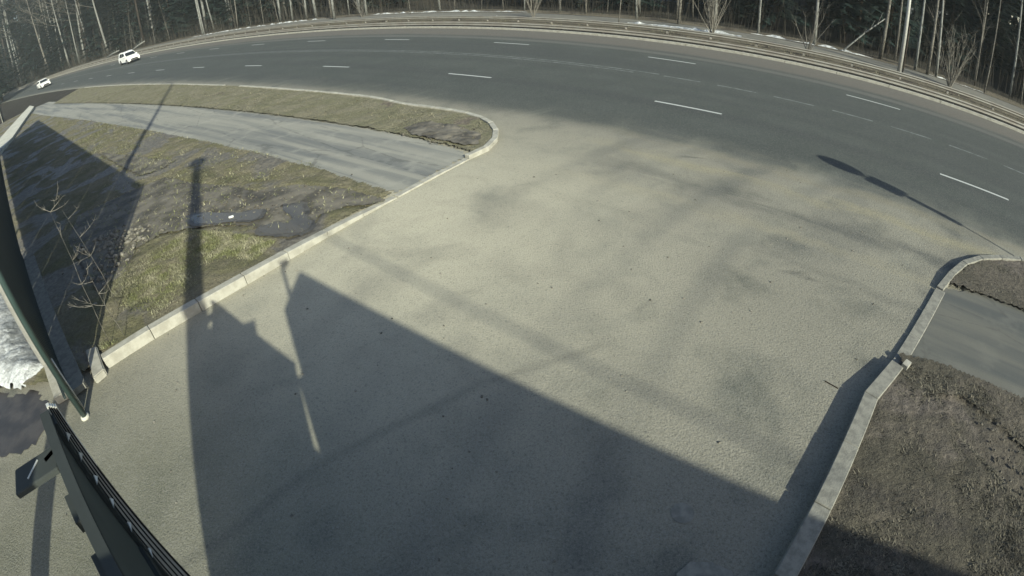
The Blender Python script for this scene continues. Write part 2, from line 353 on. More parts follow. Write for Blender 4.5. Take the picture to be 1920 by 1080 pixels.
def sheet(name, poly, step, z, mat, amp=.0, seed=1, dome=0, smooth=True, zf=None):
    P = np.array(poly, float); x0, y0 = P.min(0); x1, y1 = P.max(0)
    nx = int((x1-x0)/step)+2; ny = int((y1-y0)/step)+2
    X, Y = np.meshgrid(x0+np.arange(nx)*step, y0+np.arange(ny)*step)
    jx = fnoise(X, Y, 1.1/step, 3)*step*.5; jy = fnoise(X, Y, 1.1/step, 4)*step*.5
    X = X+jx; Y = Y+jy
    I = inside(poly, X, Y)
    Z = z+amp*(fnoise(X, Y, .8, seed)*1.2+fnoise(X, Y, 2.7, seed+1)*.8+fnoise(X, Y, 9, seed+2)*.6)
    if zf is not None: Z = Z+zf(X, Y)
    idx = -np.ones(X.shape, int); k = np.flatnonzero(I.ravel()); idx.ravel()[k] = np.arange(len(k))
    v = np.stack([X.ravel()[k], Y.ravel()[k], Z.ravel()[k]], 1)
    a, b, c, d = idx[:-1, :-1], idx[:-1, 1:], idx[1:, 1:], idx[1:, :-1]
    ok = (a >= 0) & (b >= 0) & (c >= 0) & (d >= 0)
    f = np.stack([a[ok], b[ok], c[ok], d[ok]], 1)
    me = bpy.data.meshes.new(name); me.from_pydata(v, [], f.tolist()); me.materials.append(mat)
    if smooth: me.polygons.foreach_set('use_smooth', [True]*len(me.polygons))
    return link(name, me)
def blades(name, polys, n, h, z, mat, seed, avoid=(), w=.006, lay=.75):
    g = np.random.default_rng(seed); A = []
    for poly in polys:
        P = np.array(poly, float); x0, y0 = P.min(0); x1, y1 = P.max(0)
        X = g.uniform(x0, x1, n*4); Y = g.uniform(y0, y1, n*4); I = inside(poly, X, Y)
        dens = fnoise(X, Y, 1.6, seed)+fnoise(X, Y, .5, seed+2)
        I &= (dens+g.uniform(-.45, .45, len(X))) > -.12
        for av in avoid: I &= ~inside(av, X, Y)
        k = np.flatnonzero(I)[:n]; A.append(np.stack([X[k], Y[k]], 1))
    A = np.concatenate(A); N = len(A)
    th = g.uniform(0, 2*math.pi, N); el = np.clip(g.normal(1-lay, .3, N), .02, 1.3); hh = h*g.uniform(.45, 1.3, N)
    dx = np.cos(th)*np.cos(el)*hh; dy = np.sin(th)*np.cos(el)*hh; dz = np.sin(el)*hh
    px = -np.sin(th)*w; py = np.cos(th)*w
    z0 = np.full(N, z)
    v = np.empty((N, 3, 3))
    v[:, 0] = np.stack([A[:, 0]-px, A[:, 1]-py, z0], 1); v[:, 1] = np.stack([A[:, 0]+px, A[:, 1]+py, z0+.002], 1)
    v[:, 2] = np.stack([A[:, 0]+dx, A[:, 1]+dy, z0+dz], 1)
    me = bpy.data.meshes.new(name); me.vertices.add(N*3); me.vertices.foreach_set('co', v.ravel())
    me.loops.add(N*3); me.loops.foreach_set('vertex_index', np.arange(N*3)); me.polygons.add(N)
    me.polygons.foreach_set('loop_start', np.arange(N)*3); me.polygons.foreach_set('loop_total', np.full(N, 3))
    me.materials.append(mat); me.update(); me.validate(); return link(name, me)

def resample(pts, step):
    pts = [Vector(p) for p in pts]; out = [pts[0]]; d = 0; acc = 0; target = step
    L = [0]
    for i in range(1, len(pts)): L.append(L[-1]+(pts[i]-pts[i-1]).length)
    n = max(1, round(L[-1]/step)); res = []
    for k in range(n+1):
        t = L[-1]*k/n; i = max(j for j in range(len(L)) if L[j] <= t+1e-9); i = min(i, len(pts)-2)
        q = (t-L[i])/(L[i+1]-L[i]); res.append(pts[i].lerp(pts[i+1], q))
    return res
def smooth(pts, k=6):
    P = [Vector(p) for p in pts]; out = []
    for i in range(len(P)-1):
        a = P[max(i-1, 0)]; b = P[i]; c = P[i+1]; d = P[min(i+2, len(P)-1)]
        for j in range(k):
            t = j/k; out.append(.5*((2*b)+(c-a)*t+(2*a-5*b+4*c-d)*t*t+(3*b-a-3*c+d)*t**3))
    return [tuple(p) for p in out]+[tuple(P[-1])]
def kerb_line(parent, pts, width, side, step=1.0, mat=None, gap=.010):
    """pts = (x, y, top height) along the face towards the road; side +1 grows to the left of travel"""
    P = resample(pts, step); n = len(P); off = []
    for i in range(n):
        d = (P[min(i+1, n-1)]-P[max(i-1, 0)]); d.z = 0; d.normalize(); off.append(Vector((-d.y, d.x, 0))*side*width)
    for i in range(n-1):
        a, b = P[i].copy(), P[i+1].copy(); d = (b-a); d.z = 0; d.normalize()
        a2 = a+off[i]+d*gap/2; b2 = b+off[i+1]-d*gap/2; a1 = a+d*gap/2; b1 = b-d*gap/2
        j = random.uniform(-.006, .006)
        def q(p, z): return (p.x, p.y, z)
        za, zb = a.z+j, b.z+j+random.uniform(-.004, .004)
        v = [q(a1, -.15), q(b1, -.15), q(b2, -.15), q(a2, -.15), q(a1, za), q(b1, zb), q(b2, zb), q(a2, za)]
        f = [(3, 2, 1, 0), (4, 5, 6, 7), (0, 1, 5, 4), (1, 2, 6, 5), (2, 3, 7, 6), (3, 0, 4, 7)]
        if side < 0: f = [t[::-1] for t in f]
        o = mesh('kerb_stone', v, f, mat or M['kerb'], parent); bevel(o, .010, 1)

# ================================================================== SETTING
big = MB(); S_ = 900
big.add([(-S_, -S_, -.03), (S_, -S_, -.03), (S_, S_, -.03), (-S_, S_, -.03)], [(0, 1, 2, 3)])
tag(big.build('ground', M['soil']), 'dark ground under the whole roadside and wood', 'ground', kind='structure')

def strip(name, a0, a1, l0, l1, z, mat, da=3.0, nl=1):
    n = int((a1-a0)/da)+1; v = []; f = []
    for i in range(n+1):
        a = a0+(a1-a0)*i/n
        for k in range(nl+1): v.append(road(a, l0+(l1-l0)*k/nl, z))
    for i in range(n):
        for k in range(nl):
            q = i*(nl+1)+k; f.append((q, q+nl+1, q+nl+2, q+1))
    return mesh(name, v, f, mat)
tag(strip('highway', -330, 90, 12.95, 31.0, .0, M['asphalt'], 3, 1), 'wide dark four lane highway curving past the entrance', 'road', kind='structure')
# forecourt: everything between the entrance wall and the highway, the verges lie on it
fc = [(-40, -14)] + [road(a, 12.96, .004)[:2] for a in range(-62, 31, 4)] + [(40, -14)]
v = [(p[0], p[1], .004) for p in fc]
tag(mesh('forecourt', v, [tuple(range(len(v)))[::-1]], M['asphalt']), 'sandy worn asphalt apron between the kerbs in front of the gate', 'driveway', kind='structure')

HWK = [(-50.87, 51.2), (-41.42, 45.6)] + [road(a, 13.0)[:2] for a in (-43.5, -35, -27.4, -22, -17.3)] + \
      [(-3.7, 19.35), (-2.69, 18.55), (-1.48, 17.6), (-.73, 16.78), (-.29, 15.93), (-.12, 14.99), (-.22, 14.05), (-.51, 13.46), (-.93, 13.01)]
HWK = [q[:2] for q in smooth([(x, y, 0) for x, y in HWK[2:]], 4)]
PUP = [(-55.63, 52.15), (-33.73, 36.82), (-20.1, 27.65), (-13.9, 23.31), (-10.45, 20.88), (-5.58, 17.32), (-3.38, 15.61), (-2.26, 14.67), (-.75, 13.3)]
PLO = [(-60, 51.5), (-49.09, 43.67), (-39.1, 36.77), (-27.0, 28.69), (-17.42, 22.05), (-13.36, 19.22), (-8.04, 15.35), (-5.98, 13.82), (-4.92, 13.07), (-3.84, 12.09), (-2.62, 11.09)]
far_island = [road(a, 12.9)[:2] for a in (-75, -60, -50)]
ISL = far_island + [(x, y) for x, y in HWK] + PUP[::-1][0:-1] + [(-50, 47.6)]
tag(sheet('path', [(x+.13, y+.18) for x, y in PUP[:-1]] + [(-.80, 13.32)] + [(-2.52, 11.06)] + [(x-.12, y-.16) for x, y in PLO[:-1]][::-1], .13, .03, M['path_left'], .006), 'pale cracked asphalt footpath between the grass island and the turf', 'path', kind='structure')
islo = sheet('grass_island', ISL, .12, .085, M['verge_isl'], .035, 5); tag(islo, 'strip of dry grass between the highway kerb and the footpath', 'verge', kind='structure')
K2 = [(-2.53, 10.9, .035), (-3.55, 9.57, .10), (-4.23, 8.63, .17), (-4.87, 7.81, .20), (-5.49, 7.06, .215), (-6.26, 6.21, .225), (-6.98, 5.35, .225)]
K2b = [(x-.1, y+.09) for x, y, _ in K2]
V2 = PLO + [q for q in K2b] + [(-7.6, 5.0), (-8.6, 4.75), (-30, 4.0), (-75, 30)]
MUDS = [[(-11.76, 13.74), (-11.05, 14.34), (-9.15, 13.26), (-7.97, 12.81), (-6.62, 12.1), (-5.37, 12.13), (-4.07, 11.66), (-2.62, 10.65), (-3.12, 10.44), (-3.75, 10.42), (-4.17, 10.11), (-4.12, 9.6), (-4.56, 9.17), (-5.38, 9.46), (-5.87, 9.99), (-6.97, 10.15), (-7.76, 10.14), (-8.53, 10.03), (-8.95, 9.47), (-8.6, 8.7), (-8.9, 7.6), (-10.13, 8.6), (-12.5, 10.5), (-13.5, 12.2)],
 [(-18.77, 19.65), (-15.36, 17.9), (-11.55, 15.87), (-11.71, 14.99), (-12.59, 14.85), (-14.94, 16.54)]]
DUG = [(-3.2, 16.17), (-2.46, 16.53), (-1.37, 15.85), (-.62, 14.87), (-.68, 13.9), (-1.1, 13.88), (-1.91, 14.54), (-2.79, 15.25)]
def vz(X, Y):
    I = (inside(MUDS[0], X, Y) | inside(MUDS[1], X, Y)).astype(float); return -.05*I
turf = sheet('turf', V2, .085, .10, M['verge_left'], .05, 2, zf=vz); tag(turf, 'patchy spring turf with bare muddy ground inside the forecourt kerb', 'verge', kind='structure')
tag(sheet('mud', MUDS[0], .06, .095, M['turf_mud'], .030, 21), 'bare brown mud with puddles in the middle of the turf', 'mud', kind='structure')
tag(sheet('mud', MUDS[1], .10, .11, M['turf_mud'], .03, 22), 'narrow strip of bare mud in the far turf', 'mud', kind='structure')
tag(sheet('dug_earth', DUG, .05, .12, M['turf_mud'], .07, 23), 'dug up brown earth at the tip of the grass island', 'earth', kind='structure')
V3 = [(8.18, 6.16), (8.9, 6.60), (9.8, 6.9), (10.5, 7.05), (11.3, 7.05), (12.07, 6.85)] + [road(a, 12.8)[:2] for a in (6, 10, 18, 30)] + [(20, -8), (13, 2.2), (9.96, 5.08), (9.21, 5.69), (8.39, 6.18)]
c3 = sheet('grass_corner', V3, .10, .11, M['verge_right'], .03, 7); tag(c3, 'dark turf corner inside the rounded kerb at the right', 'verge', kind='structure')
RP = [(8.22, 6.24), (9.36, 5.89), (10.1, 5.28), (13.2, 2.4), (20, -7.9), (14, -7), (7.7, 2.85), (7.0, 3.5), (6.4, 4.0), (5.70, 4.42), (5.74, 4.5), (6.47, 4.98), (8.1, 6.12)]
tag(sheet('footpath_right', RP, .08, .04, M['path_right'], .004), 'dark asphalt footpath leaving the kerb at the right edge', 'path', kind='structure')
V4 = [(.97, .18), (2.44, 1.68), (3.0, 2.21), (3.53, 2.72), (4.11, 3.27), (4.75, 3.87), (5.60, 4.40), (5.82, 4.62), (6.57, 4.25), (7.17, 3.74), (7.9, 3.1), (14, -7), (4, -7)]
RUT = [(5.95, 3.7), (6.45, 3.55), (6.75, 2.95), (7.05, 2.2), (7.2, 1.2), (6.3, 1.2), (6.1, 2.1), (5.85, 2.85)]
def rz_(X, Y):
    I = inside(RUT, X, Y).astype(float); d = np.abs(Y-(4.6-1.0*(X-5.6)))
    return -.06*I + .02*fnoise(X, Y, 12, 4)
v4 = sheet('trodden_verge', V4, .06, .13, M['verge_right'], .035, 11, zf=rz_); tag(v4, 'rough brown trodden verge behind the right kerb', 'verge', kind='structure')

# kerbs
k = empty('forecourt_kerb'); tag(k, 'row of pale concrete kerb stones along the muddy turf, sunlit face', 'kerb', kind='structure')
kerb_line(k, K2, .19, -1, 1.0)
k = empty('flush_kerb'); tag(k, 'flush kerb stones where the pale footpath meets the apron', 'kerb', kind='structure')
kerb_line(k, [(-.93, 13.01, .04), (-2.5, 10.93, .04)], .17, -1, 1.0)
k = empty('island_kerb'); tag(k, 'kerb stones curving round the tip of the grass island', 'kerb', kind='structure')
kerb_line(k, smooth([(x, y, .13) for x, y in HWK if x > -16]), .17, -1, .8)
k = empty('island_kerb_far'); tag(k, 'kerb running along the highway edge of the grass island', 'kerb', kind='structure')
kerb_line(k, [(*road(a, 13.0)[:2], .12) for a in (-72, -62, -50, -43, -36, -31.3)], .17, -1, 3.0)
K3 = [(.9, .25, .20), (2.36, 1.75, .20), (2.92, 2.28, .20), (3.45, 2.79, .20), (4.03, 3.34, .20), (4.68, 3.95, .19), (5.55, 4.47, .15)]
k = empty('right_kerb'); tag(k, 'raised kerb stones along the brown verge at lower right', 'kerb', kind='structure')
kerb_line(k, smooth(K3, 4), .225, -1, 1.0, M['kerb_dark'])
k = empty('right_flush_kerb'); tag(k, 'low kerb stones crossing the end of the right footpath', 'kerb', kind='structure')
kerb_line(k, [(5.62, 4.52, .06), (6.40, 5.06, .05), (8.03, 6.2, .06)], .22, -1, 1.0, M['kerb_dark'])
k = empty('right_corner_kerb'); tag(k, 'kerb stones rounding the corner of the dark turf at the right edge', 'kerb', kind='structure')
kerb_line(k, [(8.05, 6.21, .09), (8.6, 6.52, .14), (9.4, 6.9, .15), (10.1, 7.06, .15), (10.7, 7.12, .15), (11.9, 6.95, .15)] + [(*road(a, 12.95)[:2], .15) for a in (6.5, 10, 16)], .16, -1, .8, M['kerb_dark'])
# far kerb, joined: each stone under the size that can be told apart
fk = MB()
for a in range(-320, 80, 3):
    q = [road(a, 31.0), road(a+2.97, 31.0), road(a+2.97, 31.22), road(a, 31.22)]
    fk.add([(x, y, -.05) for x, y, _ in q]+[(x, y, .13) for x, y, _ in q], [(3, 2, 1, 0), (4, 5, 6, 7), (0, 1, 5, 4), (1, 2, 6, 5), (2, 3, 7, 6), (3, 0, 4, 7)])
tag(fk.build('far_kerb', M['kerb']), 'thin pale kerb along the far side of the highway', 'kerb', kind='structure')
tag(strip('far_verge', -330, 90, 31.22, 38.2, .06, M['litter'], 2, 4), 'leaf litter strip behind the roadside barrier', 'verge', kind='structure')
tag(strip('rail_shade_strip', -330, 90, 31.22, 32.5, .064, M['rail_shade'], 3, 1), 'dark strip painted as the shade under the first crash barrier', 'verge', kind='structure')  # shade under the beam laid down as a dark sheet
tag(strip('far_path', -330, 90, 38.2, 41.0, .075, M['path_far'], 3, 1), 'grey footpath running along the edge of the wood', 'path', kind='structure')
tag(strip('wood_edge', -330, 90, 41.0, 43.6, .09, M['litter'], 2, 4), 'brown leaf covered bank in front of the trees', 'ground', kind='structure')

# lane markings
def dash(a0, a1, l, w=.13, mat='paint', label='', cat='road marking', group=None, z=.005, side=0):
    n = max(1, int((a1-a0)/3)); mb = MB(); v = []
    for i in range(n+1):
        a = a0+(a1-a0)*i/n; v += [road(a, l-w/2, z), road(a, l+w/2, z)]
    mb.add(v, [(2*i, 2*i+2, 2*i+3, 2*i+1) for i in range(n)])
    return tag(mb.build('lane_dash', M[mat]), label, cat, group, 'structure')
lm = empty('near_lane_line'); tag(lm, 'bright dashed line between the two near lanes', 'road marking', kind='structure')
for n in range(-8, 5):
    a0 = -27.5+10.11*(n+0); o = dash(a0, a0+2.53, 17.62, .13); o.parent = lm
    for kk in ('label', 'category', 'group', 'kind'):
        if kk in o: del o[kk]
lm = empty('far_lane_line'); tag(lm, 'bright dashed line between the two far lanes', 'road marking', kind='structure')
for n in range(-6, 7):
    a0 = -41.5+10.11*n; o = dash(a0, a0+2.6, 25.8, .13); o.parent = lm
    for kk in ('label', 'category', 'group', 'kind'):
        if kk in o: del o[kk]
lm = empty('centre_line'); tag(lm, 'worn grey centre line of the highway, double then dashed', 'road marking', kind='structure')
segs = [(-300, -10.1, 21.75, .12), (-300, -9.0, 22.1, .12)]
a = -8.7
while a < 60: segs.append((a, a+1.7, 21.92, .14)); a += 2.45
for a0, a1, l, w in segs:
    o = dash(a0, a1, l, w, 'paint_worn'); o.parent = lm
    for kk in ('label', 'category', 'group', 'kind'):
        if kk in o: del o[kk]

# ------------------------------------------------------------------ barriers
def barrier(name, l, z0, z1, pl, label, a0=-300, a1=80, post_step=3.1, ph=None):
    r = empty(name, road(0, l)); inv = Matrix.Translation(-r.location); tag(r, label, 'crash barrier')
    prof = [(0, z0), (-.05, z0+(z1-z0)*.2), (0, z0+(z1-z0)*.45), (0, z0+(z1-z0)*.55), (-.05, z0+(z1-z0)*.8), (0, z1), (.03, z1), (.03, z0)]
    n = int((a1-a0)/3); mb = MB(); v = []; f = []; kk = len(prof)
    for i in range(n+1):
        a = a0+(a1-a0)*i/n
        for dl, z in prof: x, y, _ = road(a, l+dl); v.append((x-r.location.x, y-r.location.y, z))
    for i in range(n):
        for j in range(kk): f.append((i*kk+j, (i+1)*kk+j, (i+1)*kk+(j+1) % kk, i*kk+(j+1) % kk))
    mb.add(v, f); mb.build('rail_beam', M['steel'], r)
    base = MB().box((0, 0, (z1-.06)/2), (.12, .14, z1-.06)).build('post', M['post'], r)
    lst = []; a = a0+1
    while a < a1: lst.append(a); a += post_step
    lst.sort(key=lambda q: abs(q))
    for i, a in enumerate(lst[:200]):
        o = base if i == 0 else base.copy()
        if i: C.objects.link(o); o.parent = r
        x, y, _ = road(a, l+pl); o.location = (x-r.location.x, y-r.location.y, 0); o.rotation_euler.z = road_dir(a)
    return r
barrier('guard_rail', 31.55, .14, .44, .12, 'long dusty steel crash barrier right behind the far kerb')
barrier('guard_rail', 34.9, .26, .50, .10, 'second steel crash barrier behind the leaf strip beside the far path')

# ================================================================== THE WOOD
def limb_tree(h, r0, lean, nb, mat, twigs=True, seed=0, first=.45, seg=6, name='tree'):
    g = random.Random(seed); tr = MB(); br = MB(); n = 8; pts = []
    wx, wy = g.uniform(-.25, .25), g.uniform(-.25, .25)
    for i in range(n+1):
        t = i/n; pts.append(Vector((lean[0]*t*h+wx*math.sin(t*3.1+g.random())*.5, lean[1]*t*h+wy*math.sin(t*4)*.5, t*h)))
    pts[0] = Vector((0, 0, -.1))
    tr.tube(pts, [r0*(1.12 if i == 0 else (1-.82*i/n)) for i in range(n+1)], seg)
    for b in range(nb):
        t = g.uniform(first, .97); i = min(int(t*n), n-1); p = pts[i].lerp(pts[i+1], t*n-i)
        az = g.uniform(0, 6.28); L = (1-t)*h*.42+h*.05; L *= g.uniform(.6, 1.2); up = g.uniform(.5, 1.3)
        d = Vector((math.cos(az), math.sin(az), up)).normalized(); q = [p]
        for k in range(3):
            d = (d+Vector((g.uniform(-.25, .25), g.uniform(-.25, .25), g.uniform(-.05, .3)))).normalized(); q.append(q[-1]+d*L/3)
        rr = r0*(1-.82*t)*.42
        br.tube(q, [rr, rr*.7, rr*.45, rr*.15], 4, False)
        if twigs:
            for k in range(5):
                s0 = q[g.randint(1, 3)]; dd = (d+Vector((g.uniform(-1, 1), g.uniform(-1, 1), g.uniform(-.3, .9)))).normalized()
                br.tube([s0, s0+dd*L*.2, s0+dd*L*.4+Vector((0, 0, -.05*L))], [rr*.3, rr*.2, rr*.05], 3, False)
    return tr, br
def tree_proto(kind, h, r0, lean, nb, mat, seed, first=.45):
    tr, br = limb_tree(h, r0, lean, nb, mat, True, seed, first)
    r = empty(kind); a = tr.build('trunk', mat, r, True); b = br.build('branches', M['twig'] if mat is M['bark_b'] else M['bark_g'], r, True)
    return r
def copy_tree(o, parent=None):
    c = o.copy(); C.objects.link(c)
    if parent is not None: c.parent = parent
    for ch in list(o.children): copy_tree(ch, c)
    return c
used = set()
def place(proto, loc, rz, sc, label, cat, group=None):
    if proto.name in used: o = copy_tree(proto)
    else: o = proto; used.add(proto.name)
    o.location = loc; o.rotation_euler.z = rz; o.scale = (sc[0], sc[0], sc[1]) if hasattr(sc, '__len__') else (sc,)*3
    for kk in ('label', 'category', 'group'):
        if kk in o: del o[kk]
    return tag(o, label, cat, group)

def conifer(seed, h, rad, mat, pine=False):
    g = random.Random(seed); v = []; f = []
    r = empty('pine_tree' if pine else 'spruce_tree')
    tr = MB(); tr.tube([(0, 0, -.1), (0, 0, h*.5), (0, 0, h*.97)], [.16*h/14, .10*h/14, .02], 6); tr.build('trunk', M['bark_d'], r, True)
    z = h*(.45 if pine else .06)
    while z < h*.98:
        t = (z-h*(.4 if pine else 0))/(h*(.6 if pine else 1)); R_ = rad*((1-t)**.8 if not pine else math.sin(min(1, t*.9+.15)*math.pi)**.6)
        nb = g.randint(7, 10)
        for b in range(nb):
            az = g.uniform(0, 6.28); L = R_*g.uniform(.65, 1.15)+.15; dr = g.uniform(-.35, .05) if not pine else g.uniform(0, .5)
            ns = 5
            for k in range(ns):
                for sgn in (-1, 1, 0):
                    q = (k+.6)/ns; c0 = Vector((math.cos(az)*L*q, math.sin(az)*L*q, z+dr*L*q+g.uniform(-.1, .1)))
                    a2 = az+sgn*g.uniform(.5, 1.1); ll = L*.34*g.uniform(.7, 1.3)
                    tip = c0+Vector((math.cos(a2)*ll, math.sin(a2)*ll, g.uniform(-.4, .05)*ll)); wv = Vector((-math.sin(a2), math.cos(a2), 0))*ll*.20
                    i0 = len(v); v += [tuple(c0-wv), tuple(c0+wv+Vector((0, 0, .08*ll))), tuple(tip)]; f.append((i0, i0+1, i0+2))
        z += h*g.uniform(.022, .04)
    mesh('crown', v, f, mat, r); return r

spr = [conifer(i, 17+2*(i % 3), 2.6+.4*(i % 2), M['needle']) for i in range(4)]
pin = [conifer(20+i, 19+i, 2.6, M['pine'], True) for i in range(2)]
g = random.Random(3)
rows = []
for i in range(285):
    a = -290+ (360*(i*0.61803398875 % 1.0)); d = g.random()
    l = 45.5+ (d**1.3)*30
    if a > -60 and l < 48: l += 2.5
    rows.append((a+g.uniform(-1, 1), l))
for a, l in rows:
    p = g.choice(spr) if g.random() < .72 else g.choice(pin)
    base = road(a, l, .05); sc = g.uniform(.8, 1.25)*(1+max(0, -a-60)/130)
    if p in pin: place(p, base, g.uniform(0, 6.28), sc, 'dark green pine in the wood behind the highway', 'tree', 'pines in the dark wood beyond the highway')
    else: place(p, base, g.uniform(0, 6.28), sc, 'dark spruce in the wood behind the highway', 'tree', 'spruces in the dark wood beyond the highway')
for i in range(60):
    az = R(g.uniform(50, 80)); rr = g.uniform(150, 260); p = g.choice(spr)
    place(p, (-math.sin(az)*rr, math.cos(az)*rr, 0), g.uniform(0, 6.28), g.uniform(1.4, 2.0), 'tall dark spruce at the far left end of the highway', 'tree', 'tall spruces at the far left end of the highway')
# deep wood as one mass
v = []; f = []
for i in range(26000):
    a = g.uniform(-330, 90); l = g.uniform(66, 84); z = g.uniform(0, 19)**1.0; s = g.uniform(.5, 1.3)
    x, y, _ = road(a, l); th = g.uniform(0, 6.28); i0 = len(v); dx, dy = math.cos(th)*s, math.sin(th)*s
    v += [(x-dx, y-dy, z), (x+dx, y+dy, z+g.uniform(-.3, .3)), (x+dx*.2, y+dy*.2, z+s*2.0)]; f.append((i0, i0+1, i0+2))
tag(mesh('deep_wood', v, f, M['needle']), 'dark depth of the spruce wood far behind the road', 'wood', kind='stuff')

# front trunks
birch = [tree_proto('birch_tree', 17+i, .085+.012*i, (.02*(i-2), .015), 22, M['bark_b'], 40+i) for i in range(5)]
aspen = [tree_proto('aspen_tree', 16+i, .075+.012*i, (.03*(i-1.5), -.01), 16, M['bark_g'], 60+i) for i in range(4)]
sap = [tree_proto('bare_sapling', 7+i*1.6, .045, (.08*(i-1), .05), 14, M['bark_g'], 80+i, .15) for i in range(4)]
def bush_proto(seed, h, n):
    q = random.Random(seed); r = empty('bare_bush'); mb = MB()
    for k in range(n):
        az = q.uniform(0, 6.28); sp_ = q.uniform(.1, .55); p = Vector((math.cos(az)*.08, math.sin(az)*.08, -.05)); d = Vector((math.cos(az)*sp_, math.sin(az)*sp_, 1)).normalized(); pts = [p]; L = h*q.uniform(.6, 1.1)
        for j in range(4):
            d = (d+Vector((q.uniform(-.18, .18), q.uniform(-.18, .18), .03))).normalized(); pts.append(pts[-1]+d*L/4)
        mb.tube(pts, [.028, .022, .016, .01, .003], 4, False)
        for j in range(7):
            s0 = pts[q.randint(1, 4)]; dd = (d+Vector((q.uniform(-.9, .9), q.uniform(-.9, .9), q.uniform(-.2, .6)))).normalized()*L*q.uniform(.12, .3)
            mb.tube([s0, s0+dd*.5, s0+dd+Vector((0, 0, .05))], [.010, .007, .002], 3, False)
    mb.build('stems', M['twig'], r, True); return r
bush = [bush_proto(5, 3.6, 14), bush_proto(6, 4.6, 18), bush_proto(8, 3.0, 9), bush_proto(9, 4.2, 26), bush_proto(15, 3.4, 7)]
cloc = [(p[0], p[1]) for p in ()]
named = [  # x, y, kind, label
 ((-19.62, 65.38), birch[4], 'thick pale birch trunk standing alone in front of the wood, left of the top centre', 1.35),
 ((-19.0, 70.3), birch[1], 'leaning birch close behind the thick pale birch', 1.0),
 ((-17.9, 70.9), birch[2], 'straight white birch just right of the leaning birch', 1.1),
 ((-15.33, 62.39), bush[2], 'small bare bush on the bank right of the thick pale birch', 1.1),
 ((-9.06, 58.16), sap[2], 'bare young tree on the bank at the top centre', 1.0),
 ((3.11, 46.18), bush[0], 'bare upright bush at the far path near the top centre', 1.0),
 ((9.29, 41.02), sap[3], 'bare many-branched sapling beside the second barrier', 1.0),
 ((15.1, 36.47), bush[1], 'largest wide fanned bare bush beside the far path', 1.1),
 ((20.24, 31.78), bush[4], 'bare bush in front of the white birch with the snow at its foot', 1.2),
 ((28.39, 26.17), bush[3], 'bare bush nearest the right edge of the far path', .95),
 ((11.52, 44.13), birch[0], 'crooked birch with a bright patched trunk near the middle of the wood edge', 1.1),
 ((14.16, 41.22), aspen[3], 'grey trunk left of the widest bare bush', 1.15),
 ((16.87, 40.31), birch[3], 'white birch rising behind the widest bare bush', 1.1),
 ((19.66, 38.27), birch[2], 'slim pale birch between the widest bare bush and the snow bank', .95),
 ((22.82, 35.13), birch[4], 'bright white birch with snow at its foot', 1.0),
 ((27.11, 32.46), aspen[2], 'grey brown trunk left of the lamp pole', 1.5),
 ((28.75, 30.26), birch[1], 'mottled birch just right of the lamp pole', 1.2),
 ((29.03, 29.18), aspen[1], 'dark forked trunk second to the right of the lamp pole', 1.5),
 ((29.83, 29.02), birch[0], 'pale trunk third to the right of the lamp pole', 1.2),
 ((32.66, 26.5), aspen[0], 'thin leaning trunk nearest the top right corner', .9)]
for (x, y), pr, lb, sc in named:
    place(pr, (x, y, .08), g.uniform(0, 6.28), (sc, 1.0), lb, 'bush' if pr in bush else 'tree')
for i in range(105):
    a = -285+370*((i*.7548776662) % 1.0); l = 42.0+g.random()**2*9+(3 if a < -100 else 0)
    if -62 < a < 12 and g.random() < .35: continue
    if a < -90 and g.random() < .25: continue
    pr = g.choice(birch+aspen+birch); x, y, _ = road(a, l)
    bb = pr in birch
    place(pr, (x, y, .08), g.uniform(0, 6.28), (g.uniform(.8, 1.3)*(1+max(0, -a-40)/70), g.uniform(.9, 1.2)*(1+max(0, -a-60)/160)), 'bare birch along the edge of the dark wood' if bb else 'bare grey aspen along the edge of the dark wood', 'tree', 'birches along the wood edge' if bb else 'aspens along the wood edge')
for i in range(60):
    a = -250+330*((i*.56984) % 1.0); l = 41.6+g.random()*5; pr = g.choice(sap); x, y, _ = road(a, l)
    place(pr, (x, y, .08), g.uniform(0, 6.28), g.uniform(.7, 1.2), 'thin bare sapling in the brush at the wood edge', 'sapling', 'saplings at the wood edge')
mb = MB()
for i in range(9000):
    a = g.uniform(-300, 80); l = 42+g.random()**1.5*10; x, y, _ = road(a, l); h = g.uniform(.4, 1)**2*5.5; dx, dy = g.uniform(-.3, .3)*h, g.uniform(-.3, .3)*h; w = .012+.006*(abs(a) > 60)
    th = g.uniform(0, 6.28); wx, wy = math.cos(th)*w, math.sin(th)*w
    b0 = len(mb.v); mb.v += [(x-wx, y-wy, .05), (x+wx, y+wy, .05), (x+dx*.4+wx*.6, y+dy*.4+wy*.6, h*.55), (x+dx*.4-wx*.6, y+dy*.4-wy*.6, h*.55), (x+dx, y+dy, h)]
    mb.f += [(b0, b0+1, b0+2, b0+3), (b0+3, b0+2, b0+4)]
tag(mb.build('brushwood', M['brush']), 'tangle of bare stems under the first trees', 'undergrowth', kind='stuff')
# fallen trunks at the left
def log(p0, p1, r, label):
    mbb = MB(); p0 = Vector(p0); p1 = Vector(p1); mid = p0.lerp(p1, .5)+Vector((0, 0, .1)); mbb.tube([p0, mid, p1], [r, r*.85, r*.6], 7)
    for k in range(3):
        s0 = p0.lerp(p1, .4+.2*k); mbb.tube([s0, s0+Vector((.3, -.2, .7+.2*k))], [r*.3, r*.1], 4)
    tag(mbb.build('fallen_trunk', M['bark_b'], None, True), label, 'log')
log(road(-142, 39.0, .3), road(-137, 40.5, 1.0), .22, 'left of two pale fallen trunks lying by the roadside wood')
log(road(-126, 39.2, .3), road(-122, 41, 1.5), .2, 'right of two pale fallen trunks propped against the bank')
log((24.4, 33.5, .2), (28.2, 33.9, 3.0), .07, 'thin dead trunk leaning among the trees left of the lamp pole')

